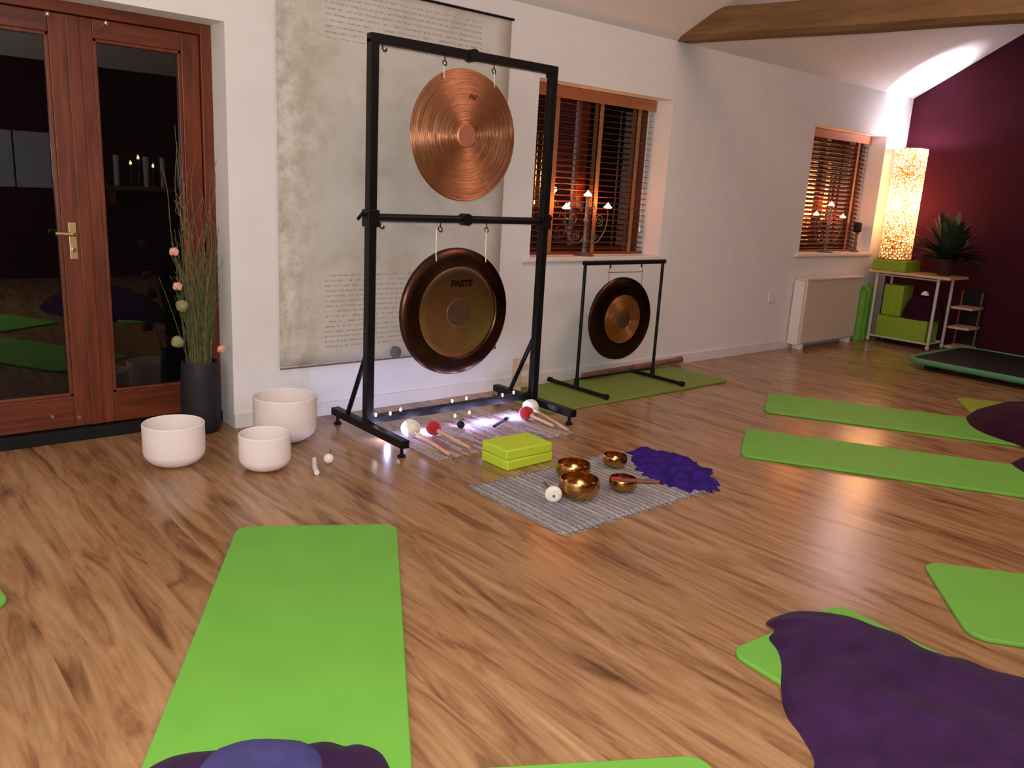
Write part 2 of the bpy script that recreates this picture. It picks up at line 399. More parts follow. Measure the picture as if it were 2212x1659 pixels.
# long white wall with the door and two window openings
bm = B()
DX0, DX1, DZ = 0.36, 1.635, 2.055
W1 = (3.687, 5.027, 0.895, 2.048)
W2 = (7.025, 8.372, 0.895, 2.052)
def wseg(x0, x1, z0, z1): box(bm, x0, x1, WY, WY+WT, z0, z1)
TOP = EZ
wseg(XL, DX0, 0, TOP); wseg(DX0, DX1, DZ, TOP); wseg(DX1, W1[0], 0, TOP)
wseg(W1[0], W1[1], 0, W1[2]); wseg(W1[0], W1[1], W1[3], TOP); wseg(W1[1], W2[0], 0, TOP)
wseg(W2[0], W2[1], 0, W2[2]); wseg(W2[0], W2[1], W2[3], TOP); wseg(W2[1], XR, 0, TOP)
struct('wall_back', bm, 'wall_white', label='long white wall with door and two windows')

def gable(name, x0, x1, mat, label):
    bm = B(); vs = []
    pts = [(YN, 0), (WY+WT, 0), (WY+WT, EZ-SL*WT), (WY, EZ), (RY, RZ), (YN, EZ)]
    a = [bm.verts.new((x0, y, z)) for y, z in pts]; c = [bm.verts.new((x1, y, z)) for y, z in pts]
    bm.faces.new(a); bm.faces.new(c[::-1])
    for i in range(len(pts)):
        j = (i+1) % len(pts); bm.faces.new((a[i], c[i], c[j], a[j]))
    struct(name, bm, mat, label=label)
gable('wall_right', XR, XR+0.15, 'purple_paint', 'dark purple gable wall')
gable('wall_left', XL-0.15, XL, 'wall_white', 'white gable wall')
bm = B(); box(bm, XL, XR, YN-0.15, YN, 0, EZ)
struct('wall_front', bm, 'purple_paint', label='dark wall opposite the gongs')
bm = B()
for (ya, za, yb, zb) in ((WY+WT, EZ-SL*WT, RY, RZ), (YN-0.2, EZ-SL*0.2, RY, RZ)):
    a = [bm.verts.new((x, y, z+dz)) for x, y, z, dz in ((XL-.15, ya, za, 0), (XR+.15, ya, za, 0), (XR+.15, yb, zb, 0), (XL-.15, yb, zb, 0))]
    c = [bm.verts.new(v.co+Vector((0, 0, 0.15))) for v in a]
    bm.faces.new(a); bm.faces.new(c[::-1])
    for i in range(4):
        j = (i+1) % 4; bm.faces.new((a[i], a[j], c[j], c[i]))
struct('ceiling', bm, 'ceiling_white', label='sloping white vaulted ceiling')

# skirting
bm = B(); box(bm, DX1, XR, WY-0.012, WY, 0, 0.08, 0.002)
struct('baseboard_back', bm, 'skirting_white', label='low white baseboard')

# oak tie beam, hewn and slightly crooked
bm = B(); rings = []
N = 22
for i in range(N+1):
    t = i/N; y = WY+0.04 - t*6.3
    xf = 5.15 + (WY-y)*0.135 + 0.015*noise.noise(Vector((t*6, 0, 0)))
    zb = 2.458 - 0.018*(WY-y) + 0.016*noise.noise(Vector((t*7, 3, 0)))
    h = 0.205 + 0.05*noise.noise(Vector((t*8, 7, 0))); w = 0.17 + 0.02*noise.noise(Vector((t*5, 9, 0)))
    c = 0.03
    prof = [(xf, zb+c), (xf-c*.6, zb), (xf-w+c, zb), (xf-w, zb+c), (xf-w, zb+h-c), (xf-w+c, zb+h), (xf-c, zb+h), (xf, zb+h-c)]
    rings.append([bm.verts.new((px, y, pz)) for px, pz in prof])
for A_, B_ in zip(rings[:-1], rings[1:]):
    for k in range(8): bm.faces.new((A_[k], A_[(k+1) % 8], B_[(k+1) % 8], B_[k]))
bm.faces.new(rings[0]); bm.faces.new(rings[-1][::-1])
struct('trim_1', bm, 'oak_beam', smooth=True, label='rough hewn oak beam crossing under the sloping ceiling')

# ------------------------------------------------------------------ glazed double door
DY = 4.385     # front face of the leaves
door = bpy.data.objects.new('door_1', None); COL.objects.link(door); door.location = (1.0, DY, 0); door['kind'] = 'structure'
door['label'] = 'red-brown wooden glazed double door at night'
def dpart(name, bm, mat, parent=None, **k):
    bmesh.ops.translate(bm, verts=bm.verts[:], vec=(-1.0, -DY, 0))
    return ob(name, bm, mat, parent or door, **k)
bm = B()
box(bm, DX0, DX0+0.055, DY-0.015, DY+0.10, 0.0, DZ, .003); box(bm, DX1-0.055, DX1, DY-0.015, DY+0.10, 0.0, DZ, .003)
dpart('door_frame', bm, 'door_wood', smooth=False)
bm = B(); box(bm, DX0+0.055, DX1-0.055, DY-0.015, DY+0.10, DZ-0.05, DZ, .003); dpart('door_head', bm, 'door_wood_rail', smooth=False)
bm = B(); box(bm, DX0, DX1, DY-0.03, DY+0.12, 0.0, 0.062, .004); dpart('threshold', bm, 'black_rubber', smooth=False)
def leaf(x0, x1, meet, name):
    # stiles, rails, mouldings and pane
    zb, zt = 0.068, DZ-0.053
    sw = 0.088
    bm = B()
    box(bm, x0, x0+sw, DY, DY+0.045, zb, zt, .004); box(bm, x1-sw, x1, DY, DY+0.045, zb, zt, .004)
    lf = dpart('door_leaf', bm, 'door_wood', smooth=False)
    r = B(); box(r, x0+sw, x1-sw, DY, DY+0.045, zb, zb+0.155, .004); box(r, x0+sw, x1-sw, DY, DY+0.045, zt-0.085, zt, .004)
    rr = dpart('rail', r, 'door_wood_rail', lf, smooth=False)
    g0, g1, h0, h1 = x0+sw, x1-sw, zb+0.155, zt-0.085
    q = B()
    for a in ((g0, g0+0.016, h0, h1), (g1-0.016, g1, h0, h1)): box(q, a[0], a[1], DY+0.004, DY+0.03, a[2], a[3], .003)
    for a in ((g0, g1, h0, h0+0.016), (g0, g1, h1-0.016, h1)): box(q, a[0], a[1], DY+0.004, DY+0.03, a[2], a[3], .003)
    dpart('glazing_bead', q, 'door_wood', lf, smooth=False)
    p = B(); vs = [p.verts.new(c) for c in ((g0, DY+0.022, h0), (g1, DY+0.022, h0), (g1, DY+0.022, h1), (g0, DY+0.022, h1))]; p.faces.new(vs)
    dpart('pane', p, 'pane_glass', lf, smooth=False)
    return lf
lfL = leaf(DX0+0.058, 0.992, 1, 'l'); lfR = leaf(1.0, DX1-0.058, 0, 'r')
bm = B(); box(bm, 0.975, 1.03, DY-0.012, DY, 0.07, DZ-0.055, .004); dpart('meeting_strip', bm, 'door_wood', smooth=False)
bm = B(); box(bm, 0.930, 0.965, DY-0.008, DY, 0.90, 1.075, .003); hp = dpart('handle_plate', bm, 'brass_plate', lfL, smooth=False)
bm = B(); polytube(bm, [(0.948, DY-0.005, 1.02), (0.948, DY-0.045, 1.02), (0.935, DY-0.055, 1.021), (0.865, DY-0.055, 1.026)], 0.009, 10); dpart('door_handle', bm, 'brass_plate', lfL)
bm = B(); tube(bm, (0.948, DY-0.004, 0.945), (0.948, DY-0.016, 0.945), 0.010); dpart('lock_cylinder', bm, 'chrome', lfL)
bm = B(); tube(bm, (0.80, DY-0.01, 0.135), (0.80, DY, 0.135), 0.008); tube(bm, (0.92, DY-0.01, 0.115), (0.92, DY, 0.115), 0.008); dpart('bolt_cap', bm, 'chrome', lfL)
for xx in (0.90, 1.14):
    bm = B(); tube(bm, (xx, DY-0.035, 1.985), (xx, DY, 1.985), 0.007); ball(bm, (xx, DY-0.038, 1.985), 0.012); dpart('hook_knob', bm, 'chrome')

# ------------------------------------------------------------------ windows and blinds
def window(n, W, label):
    x0, x1, z0, z1 = W; y = WY+0.235
    w = bpy.data.objects.new('window_%d' % n, None); COL.objects.link(w); w.location = ((x0+x1)/2, y, z0); w['kind'] = 'structure'; w['label'] = label
    def tr_(bm): bmesh.ops.translate(bm, verts=bm.verts[:], vec=(-(x0+x1)/2, -y, -z0)); return bm
    bm = B(); f = 0.06
    box(bm, x0, x0+f, y, y+0.07, z0, z1, .004); box(bm, x1-f, x1, y, y+0.07, z0, z1, .004)
    box(bm, x0+f, x1-f, y, y+0.07, z0, z0+f, .004); box(bm, x0+f, x1-f, y, y+0.07, z1-f, z1, .004)
    xm = (x0+x1)/2; box(bm, xm-0.045, xm+0.045, y, y+0.07, z0+f, z1-f, .004)
    ob('window_frame', tr_(bm), 'door_wood', w, smooth=False)
    for a, c in ((x0+f, xm-0.045), (xm+0.045, x1-f)):
        bm = B(); bm.faces.new([bm.verts.new(p) for p in ((a, y+0.03, z0+f), (c, y+0.03, z0+f), (c, y+0.03, z1-f), (a, y+0.03, z1-f))])
        ob('pane', tr_(bm), 'pane_glass', w, smooth=False)
    bm = B(); box(bm, x0-0.06, x1+0.03, WY-0.028, WY, z0-0.028, z0+0.003, .006); box(bm, x0, x1, WY, y, z0-0.001, z0+0.003)
    ob('window_sill', tr_(bm), 'gloss_white', w, smooth=False)
window(1, W1, 'window behind the tall gong stand with wooden blind')
window(2, W2, 'window left of the glowing lamp with wooden blind')

def blind(W, label, tapes, y, slat_tilt):
    x0, x1, z0, z1 = W; x0 += 0.012; x1 -= 0.012
    t = thing('venetian_blind', label, 'blind', ((x0+x1)/2, y, z0+0.004), group=None)
    w = (x1-x0)/2; H = z1-z0-0.006
    bm = B(); box(bm, -w, w, -0.036, -0.028, H-0.078, H-0.002, .002); box(bm, -w, w, -0.028, 0.03, H-0.05, H-0.002)
    ob('headrail', bm, 'pelmet_wood', t, smooth=False)
    bm = B(); zz = 0.045
    while zz < H-0.085:
        mat = Matrix.Translation((0, 0, zz)) @ Matrix.Rotation(slat_tilt, 4, 'X') @ Matrix.Diagonal((2*w-0.01, 0.046, 0.003, 1))
        bmesh.ops.create_cube(bm, size=1.0, matrix=mat); zz += 0.0415
    ob('slats', bm, 'blind_wood', t, smooth=False)
    bm = B(); box(bm, -w+0.003, w-0.003, -0.024, 0.024, 0.0, 0.02, .003); ob('bottom_rail', bm, 'blind_wood', t, smooth=False)
    for tx in tapes:
        bm = B(); box(bm, tx-0.019, tx+0.019, -0.0275, -0.0262, 0.012, H-0.06); box(bm, tx-0.019, tx+0.019, 0.0262, 0.0275, 0.012, H-0.06)
        ob('ladder_tape', bm, 'tape_tan', t, smooth=False)
    bm = B(); polytube(bm, [(w-0.075, -0.034, H-0.07), (w-0.075, -0.036, 0.35), (w-0.07, -0.036, 0.22)], 0.0018, 6); tube(bm, (w-0.07, -0.036, 0.17), (w-0.07, -0.036, 0.22), 0.008, 0.003)
    ob('pull_cord', bm, 'cord_white', t)
    return t
blind(W1, 'wide wooden slatted blind behind the tall black gong stand', (-0.35, 0.085, 0.49), WY+0.185, math.radians(8))
blind(W2, 'wooden slatted blind in the window next to the glowing lamp', (-0.45, 0.45), WY+0.185, math.radians(30))

# candelabra with three lit tealights
def spiral(cx, cz, r0, turns, a0, sgn, n=26, y=0.0):
    return [(cx + sgn*r0*(1-0.72*i/n)*math.cos(a0+2*PI*turns*i/n), y, cz + r0*(1-0.72*i/n)*math.sin(a0+2*PI*turns*i/n)) for i in range(n+1)]
def candelabrum(label, loc, s, cups, rz=0.0):
    t = thing('candelabrum', label, 'candle holder', loc, rz)
    bm = B()
    lathe(bm, [(0, 0), (0.075, 0), (0.078, 0.006), (0.055, 0.014), (0.022, 0.022), (0.017, 0.05), (0, 0.052)], 24)
    ob('base', bm, 'iron_pale', t)
    bm = B(); zc = cups[1][1]
    lathe(bm, [(0, 0.04), (0.016, 0.04), (0.017, 0.09), (0.024, 0.10), (0.015, 0.12), (0.014, zc*0.55), (0.022, zc*0.58), (0.013, zc*0.62), (0.012, zc-0.02), (0.026, zc-0.006), (0, zc-0.006)], 16)
    ob('stem', bm, 'iron_pale', t)
    for sg, (cx, cz) in ((-1, cups[0]), (1, cups[2])):
        cx = abs(cx); bm = B()
        pts = [(sg*x, 0, z) for x, z in ((0.012, zc*0.30), (cx*0.30, zc*0.22), (cx*0.62, zc*0.24), (cx*0.92, zc*0.42), (cx*1.02, cz*0.75), (cx, cz-0.008))]
        # smooth the arm
        P = [Vector(p) for p in pts]; sm = []
        for i in range(len(P)-1):
            p0, p1, p2, p3 = P[max(i-1, 0)], P[i], P[i+1], P[min(i+2, len(P)-1)]
            for k in range(6):
                u = k/6; sm.append(0.5*((2*p1)+(-p0+p2)*u+(2*p0-5*p1+4*p2-p3)*u*u+(-p0+3*p1-3*p2+p3)*u**3))
        sm.append(P[-1]); polytube(bm, sm, 0.0048, 7)
        polytube(bm, spiral(sg*cx*0.62, zc*0.60, 0.044, 1.5, -PI/2, sg), 0.0040, 7)
        polytube(bm, spiral(sg*cx*0.45, zc*0.33, 0.034, 1.4, PI/2, sg), 0.0038, 7)
        polytube(bm, spiral(sg*cx*0.30, zc*0.80, 0.026, 1.4, -PI/2, -sg), 0.0035, 7)
        lathe(bm, [(0, cz-0.010), (0.026, cz-0.008), (0.030, cz-0.003), (0, cz-0.003)], 16, c=(sg*cx, 0, 0))
        ob('scroll_arm', bm, 'iron_pale', t)
    for cx, cz in cups:
        bm = B(); lathe(bm, [(0.0, 0.0), (0.020, 0.0), (0.029, 0.005), (0.031, 0.011), (0.028, 0.012), (0.0, 0.010)], 20, c=(cx, 0, cz-0.004))
        cup = ob('tealight', bm, 'candle_cup_lit', t)
        bm = B(); lathe(bm, [(0, 0.007), (0.026, 0.009), (0.020, 0.017), (0.011, 0.025), (0.005, 0.034), (0, 0.042)], 14, c=(cx, 0, cz-0.002))
        ob('candle_flame', bm, 'flame', cup)
        w = Vector(loc) + Matrix.Rotation(rz, 3, 'Z') @ Vector((cx, 0.035, cz+0.030))
        point('candle_light', w, 1.7, (1.0, 0.28, 0.06), 0.02)
    return t
candelabrum('pale scrolled metal candelabrum with three lit tealights in the window behind the gong stand', (4.27, 4.262, 0.898), 1, [(-0.205, 0.330), (0.0, 0.425), (0.215, 0.345)])
candelabrum('candelabrum with three lit tealights in the small far window near the glowing lamp', (7.61, 4.262, 0.898), 1, [(-0.25, 0.355), (0.0, 0.452), (0.25, 0.340)])
t = thing('candlestick', 'dark turned wooden candlestick on the sill right of the far candelabrum', 'candlestick', (8.19, 4.262, 0.898))
bm = B(); lathe(bm, [(0, 0), (0.042, 0), (0.042, 0.012), (0.018, 0.025), (0.013, 0.06), (0.020, 0.08), (0.013, 0.10), (0.012, 0.17), (0.022, 0.19), (0.014, 0.20), (0, 0.20)], 20); ob('stem', bm, 'dark_wood', t)
bm = B(); lathe(bm, [(0, 0.20), (0.030, 0.20), (0.040, 0.215), (0.040, 0.285), (0.030, 0.30), (0, 0.30)], 20); ob('cup', bm, 'black_rubber', t)

# ------------------------------------------------------------------ wall hanging
PX0, PX1, PZ0, PZ1 = 1.893, 3.42, 0.30, 2.345
t = thing('wall_scroll', 'tall parchment wall hanging with faded ink lines behind the gongs', 'wall hanging', (PX0, WY-0.012, PZ0))
bm = B(); nx, nz = 12, 30; g = []
for j in range(nz+1):
    row = []
    for i in range(nx+1):
        u, v_ = i/nx, j/nz
        row.append(bm.verts.new((u*(PX1-PX0), -0.004*math.sin(u*9)*(1-v_)-0.002, 0.012*(1-u)*(1-v_)*1.5 + v_*(PZ1-PZ0))))
    g.append(row)
for j in range(nz):
    for i in range(nx): bm.faces.new((g[j][i], g[j][i+1], g[j+1][i+1], g[j+1][i]))
o = ob('parchment_sheet', bm, 'parchment', t); md = o.modifiers.new('solid', 'SOLIDIFY'); md.thickness = 0.0015
bm = B(); tube(bm, (-0.01, -0.004, PZ1-PZ0+0.004), (PX1-PX0+0.014, -0.004, PZ1-PZ0+0.004), 0.0075); ob('top_rod', bm, 'black_metal', t)
bm = B(); tube(bm, (0.0, -0.006, 0.006), (PX1-PX0, -0.006, -0.002), 0.005); ob('bottom_rod', bm, 'twig_brown', t)
t = thing('round_weight', 'small grey round weight at the bottom edge of the wall hanging', 'weight', (2.62, WY-0.045, 0.345))
bm = B(); ball(bm, (0, 0, 0), 0.036, 1, 0.65, 1); ob('weight_body', bm, 'grey_stone', t)
bm = B(); box(bm, -0.008, 0.008, 0.018, 0.030, -0.03, 0.03, .002); ob('clip', bm, 'black_metal', t, smooth=False)

# ------------------------------------------------------------------ tall gong stand
SX0, SX1, SY = 2.150, 3.318, 3.665
st = thing('gong_stand', 'tall black square-tube gong stand holding two large gongs', 'gong stand', (SX0, SY, 0))
Wd = SX1-SX0; hb = 0.0225
for x in (0, Wd):
    bm = B(); box(bm, x-hb, x+hb, -hb, hb, 0.09, 2.005, .003); ob('side_post', bm, 'black_metal', st, smooth=False)
    bm = B(); box(bm, x-0.024, x+0.024, -0.37, 0.365, 0.052, 0.094, .004); ft = ob('foot_bar', bm, 'black_metal', st, smooth=False)
    for yy in (-0.335, 0.33, ):
        bm = B(); lathe(bm, [(0, 0), (0.021, 0), (0.023, 0.008), (0.010, 0.018), (0.008, 0.054), (0, 0.054)], 16, c=(x, yy, 0)); ob('rubber_foot', bm, 'black_rubber', ft)
    bm = B(); tube(bm, (x, 0.02, 0.47), (x, 0.215, 0.095), 0.0135, seg=10); ob('brace', bm, 'black_metal', st)
    bm = B(); box(bm, x-0.033, x+0.033, -0.033, 0.033, 1.12, 1.205, .004); cl = ob('clamp', bm, 'black_metal', st, smooth=False)
    sg = -1 if x == 0 else 1
    bm = B(); tube(bm, (x+sg*0.033, 0, 1.175), (x+sg*0.055, 0, 1.185), 0.008); tube(bm, (x+sg*0.05, -0.012, 1.19), (x+sg*0.062, 0.02, 1.155), 0.008); ob('wing_screw', bm, 'black_metal', cl)
bm = B(); box(bm, -hb, Wd+hb, -hb-0.001, hb+0.001, 1.985, 2.030, .003); ob('top_bar', bm, 'black_metal', st, smooth=False)
bm = B(); tube(bm, (0, 0, 1.166), (Wd, 0, 1.166), 0.0205, seg=18); ob('middle_bar', bm, 'black_metal', st)
bm = B(); box(bm, 0.02, Wd-0.02, -0.02, 0.02, 0.088, 0.128, .003); ob('bottom_bar', bm, 'black_metal', st, smooth=False)
for z in (2.008, 1.166):
    bm = B(); tube(bm, (Wd*0.505, -0.03, z), (Wd*0.505, 0.03, z), 0.032, seg=20); kn = ob('joint_knob', bm, 'black_metal', st)
for z, xs in ((1.985, (0.42, 0.742)), (1.146, (0.427, 0.742))):
    for x in xs:
        bm = B(); tube(bm, (x, 0, z+0.002), (x, 0, z-0.022), 0.003, seg=8)
        polytube(bm, [(x+0.012*math.sin(a), 0.004*math.cos(a), z-0.034+0.013*math.cos(a)) for a in [2*PI*k/14 for k in range(14)]], 0.003, 6)
        ob('hook', bm, 'black_metal', st)
for x, z in ((0.052, 1.985), (Wd-0.045, 1.985), (0.055, 1.14)):
    bm = B(); polytube(bm, [(x, 0, z+0.004), (x, 0, z-0.018), (x+0.006, -0.004, z-0.028), (x+0.016, -0.006, z-0.026), (x+0.02, -0.006, z-0.016)], 0.0045, 8); ob('hook', bm, 'black_metal', st)

def text_mesh(name, body, size, mat, parent, loc, rot=(PI/2, 0, 0), shear=0.0):
    cu = bpy.data.curves.new(name, 'FONT'); cu.body = body; cu.size = size; cu.align_x = 'CENTER'; cu.extrude = 0.0004; cu.shear = shear; cu.offset = size*0.035
    tmp = bpy.data.objects.new(name, cu); COL.objects.link(tmp)
    bpy.context.view_layer.update()
    me = bpy.data.meshes.new_from_object(tmp.evaluated_get(bpy.context.evaluated_depsgraph_get()))
    COL.objects.unlink(tmp); bpy.data.objects.remove(tmp)
    me.materials.clear(); me.materials.append(MATS[mat])
    o = bpy.data.objects.new(name, me); COL.objects.link(o); o.parent = parent; o.location = loc; o.rotation_euler = rot
    return o

# upper copper gong
g1 = thing('gong', 'large plain copper-coloured gong hanging in the upper half of the tall stand', 'gong', (2.722, SY, 1.604), math.radians(-1))
R = 0.340
bm = B(); lathe(bm, [(0, -0.010), (0.052, -0.010), (0.056, -0.006), (0.15, -0.0045), (0.27, -0.001), (R-0.012, 0.002), (R-0.003, 0.006), (R, 0.014), (R-0.003, 0.016), (R-0.012, 0.006), (0.2, 0.002), (0, -0.001)], 96, 'Y')
ob('gong_disc', bm, 'gong_copper', g1)
bm = B(); lathe(bm, [(0, -0.0125), (0.056, -0.0125), (0.061, -0.008), (0.061, -0.004), (0, -0.004)], 48, 'Y'); ob('gong_boss', bm, 'gong_boss_copper', g1)
bm = B()
for (x, z, a) in ((0.022, 0.205, 0.5), (0.040, 0.196, -0.6), (0.055, 0.200, 0.6)):
    bmesh.ops.create_cube(bm, size=1, matrix=Matrix.Translation((x, -0.0052, z)) @ Matrix.Rotation(a, 4, 'Y') @ Matrix.Diagonal((0.010, 0.0012, 0.026, 1)))
ob('maker_mark', bm, 'ink_brown', g1, smooth=False)
for x in (-0.158, 0.168):
    zc = math.sqrt((R-0.022)**2-x*x)
    bm = B(); polytube(bm, [(x, -0.004, 0.345), (x, -0.008, zc+0.03), (x, -0.012, zc-0.004), (x+0.004, 0.004, zc-0.008), (x, 0.010, zc+0.02)], 0.0024, 6); ob('hanging_cord', bm, 'cord_white', g1)

# lower dark-rimmed gong
g2 = thing('gong', 'large gong with a wide dark rim and olive-bronze face hanging low in the tall stand', 'gong', (2.712, SY, 0.655), math.radians(-2))
R = 0.357
bm = B(); lathe(bm, [(0.255, -0.010), (0.262, -0.016), (0.275, -0.012), (0.31, -0.004), (R-0.012, 0.004), (R-0.003, 0.012), (R, 0.030), (R-0.004, 0.034), (R-0.01, 0.014), (0.30, 0.004), (0.255, 0.0)], 96, 'Y')
ob('gong_rim', bm, 'gong_dark', g2)
bm = B(); lathe(bm, [(0, -0.012), (0.10, -0.012), (0.20, -0.0115), (0.245, -0.010), (0.256, -0.006), (0.256, 0), (0, -0.004)], 96, 'Y'); ob('gong_disc', bm, 'gong_bronze', g2)
bm = B(); lathe(bm, [(0, -0.0145), (0.076, -0.0145), (0.080, -0.011), (0, -0.010)], 48, 'Y'); ob('gong_boss', bm, 'gong_boss_dark', g2)
text_mesh('maker_name', 'PAISTE', 0.048, 'ink_black', g2, (0.012, -0.0135, 0.148), (PI/2, 0, 0), 0.2)
for x in (-0.158, 0.172):
    zc = math.sqrt((R-0.024)**2-x*x)
    bm = B(); polytube(bm, [(x, -0.004, 0.455), (x, -0.006, zc+0.03), (x, -0.012, zc-0.004), (x+0.004, 0.006, zc-0.008), (x, 0.018, zc+0.02)], 0.0032, 6); ob('hanging_cord', bm, 'cord_white', g2)

# LED string along the bottom bar
sl = thing('string_lights', 'string of small white LED lights along the bottom bar of the tall gong stand', 'string lights', (SX0, SY, 0.13))
bm = B(); pts = []
for i in range(90):
    u = i/89; pts.append((0.03+u*(Wd-0.08), -0.026+0.008*math.sin(u*40), 0.003+0.018*math.sin(u*31)-0.006))
polytube(bm, pts, 0.0016, 5); ob('wire', bm, 'black_rubber', sl)
leds = [(0.03, -0.03, 0.01), (0.12, -0.03, 0.005), (0.185, -0.028, 0.018), (0.53, -0.028, 0.022), (0.63, -0.028, 0.026), (0.90, -0.028, 0.012), (0.985, -0.03, 0.02), (0.515, -0.08, -0.05), (0.62, -0.075, -0.045), (0.30, -0.04, -0.03)]
for p in leds[:9]:
    bm = B(); ball(bm, p, 0.0055, 1, 1, 1.9, 10); ob('led_bulb', bm, 'led_white', sl)
for p in ((0.08, -0.07, -0.085), (0.32, -0.07, -0.09), (0.56, -0.10, -0.085), (0.74, -0.07, -0.09), (0.95, -0.07, -0.085)):
    point('led_light', (SX0+p[0], SY+p[1], 0.13+p[2]), 1.7, (0.50, 0.55, 1.0), 0.01)

# ------------------------------------------------------------------ small gong stand and gong
TX0, TX1, TY, TZ = 3.917, 4.712, 3.885, 0.0155
s2 = thing('small_gong_stand', 'low black tube gong stand standing on the green mat by the wall', 'gong stand', (TX0, TY, TZ))
Wd2 = TX1-TX0
for x in (0, Wd2):
    bm = B(); tube(bm, (x, 0, 0.02), (x, 0, 0.865), 0.0115, seg=14); ob('side_post', bm, 'black_metal', s2)
    bm = B(); tube(bm, (x, -0.285, 0.0175), (x, 0.265, 0.0175), 0.0135, seg=14); ft = ob('foot_bar', bm, 'black_metal', s2)
    for yy in (-0.285, 0.265):
        bm = B(); tube(bm, (x, yy-0.014, 0.0185), (x, yy+0.014, 0.0185), 0.0185, seg=14); ob('end_cap', bm, 'black_rubber', ft)
    bm = B(); tube(bm, (x, 0, 0.01), (x, 0, 0.075), 0.018, seg=14); ob('socket', bm, 'black_metal', s2)
bm = B(); tube(bm, (-0.016, 0, 0.872), (Wd2+0.02, 0, 0.872), 0.0155, seg=18); ob('top_bar', bm, 'black_metal', s2)
bm = B(); tube(bm, (0, 0.02, 0.072), (Wd2, 0.02, 0.072), 0.008, seg=12); ob('cross_bar', bm, 'black_metal', s2)
for x in (0.245, 0.565):
    bm = B(); tube(bm, (x, 0, 0.86), (x, 0, 0.835), 0.006, seg=10); ob('hook', bm, 'black_metal', s2)
g3 = thing('gong', 'smallest gong, dark-rimmed with an orange brass face, hanging in the low stand', 'gong', (4.322, TY, TZ+0.472), math.radians(-4))
R = 0.295
bm = B(); lathe(bm, [(0.172, -0.008), (0.18, -0.010), (0.24, -0.006), (R-0.012, 0.002), (R-0.002, 0.010), (R, 0.024), (R-0.004, 0.026), (R-0.010, 0.010), (0.22, 0.0), (0.172, -0.002)], 80, 'Y'); ob('gong_rim', bm, 'gong_dark', g3)
bm = B(); lathe(bm, [(0, -0.0095), (0.1, -0.010), (0.168, -0.0085), (0.173, -0.005), (0, -0.003)], 80, 'Y'); ob('gong_disc', bm, 'gong_small_face', g3)
bm = B(); lathe(bm, [(0, -0.0125), (0.064, -0.0125), (0.069, -0.009), (0, -0.008)], 40, 'Y'); ob('gong_boss', bm, 'gong_boss_dark', g3)
for x in (-0.158, 0.160):
    zc = math.sqrt((R-0.02)**2-x*x)
    bm = B(); polytube(bm, [(x, 0, 0.365), (x, 0, 0.33), (x, -0.004, zc)], 0.0016, 5); ob('hanging_cord', bm, 'black_rubber', g3)
bm = B(); tube(bm, (-0.165, 0, 0.332), (0.167, 0, 0.332), 0.0022, seg=6); ob('spreader_rod', bm, 'black_metal', g3)

# ------------------------------------------------------------------ mats
def mat_obj(label, P, axis, w, L, mat='mat_green', side=1, group=None, th=0.015, cr=0.055, name='exercise_mat'):
    """P one end corner; the mat runs along axis and lies to the side"""
    ax = Vector((axis[0], axis[1])).normalized(); pr = Vector((-ax.y, ax.x))*side
    ang = math.atan2(ax.y, ax.x)
    c = Vector(P)+pr*w/2
    bm = B(); pts = []
    y0, y1 = -w/2, w/2
    for (cx, cy, a0) in ((L-cr, y1-cr, 0), (cr, y1-cr, PI/2), (cr, y0+cr, PI), (L-cr, y0+cr, 3*PI/2)):
        for k in range(7):
            a = a0+k*PI/12; pts.append((cx+cr*math.cos(a), cy+cr*math.sin(a)))
    lo = [bm.verts.new((x, y, 0)) for x, y in pts]; hi = [bm.verts.new((x, y, th)) for x, y in pts]
    bm.faces.new(lo[::-1]); bm.faces.new(hi)
    for i in range(len(pts)):
        j = (i+1) % len(pts); bm.faces.new((lo[i], lo[j], hi[j], hi[i]))
    o = ob(name, bm, mat, None, True, 0.0045)
    o.location = (c.x, c.y, 0.0005); o.rotation_euler = (0, 0, ang)
    tag(o, label, 'mat', group)
    MATR.append((c, ax, Vector((-ax.y, ax.x)), w, L, th))
    return o
MATR = []
GM = 'green foam mats laid out on the floor'
mat_obj('bright green foam mat in the left foreground with the indigo cushion at its foot', (1.137, 2.915), (-0.510, -0.860), 0.615, 1.85, side=1, group=GM)
mat_obj('long green mat below the farthest one, with the big floor glare under it', (4.19, 2.695), (0.525, -0.851), 0.565, 1.85, 'mat_green', -1, GM)
mat_obj('farther long green mat, its right end under the dark maroon blanket', (5.155, 3.17), (0.507, -0.862), 0.57, 1.85, 'mat_green', -1, GM)
mat_obj('green mat cut off by the right picture edge, above the big purple blanket', (3.196, 1.20), (0.62, -0.785), 0.585, 1.85, 'mat_green', -1, GM, cr=0.075)
mat_obj('green mat almost hidden beneath the big purple fleece blanket at lower right', (2.575, 1.205), (-0.08, -0.997), 0.575, 1.85, 'mat_green', -1, GM)
mat_obj('green mat tip showing at the bottom edge between the two purple blankets', (1.550, 0.995), (-0.517, -0.856), 0.60, 1.5, 'mat_green', -1, GM)
mat_obj('yellowish green mat behind the maroon blanket at the far right', (6.385, 2.37), (0.56, -0.83), 0.575, 1.85, 'mat_lime', -1, GM)
mat_obj('green mat of which only a corner shows at the left picture edge', (0.345, 2.728), (-0.996, -0.087), 0.60, 1.8, 'mat_green', -1, GM)
mat_obj('olive green mat lying along the wall under the low gong stand', (3.36, 3.555), (1.0, 0.0), 0.575, 1.85, 'mat_olive', 1, GM, cr=0.03)
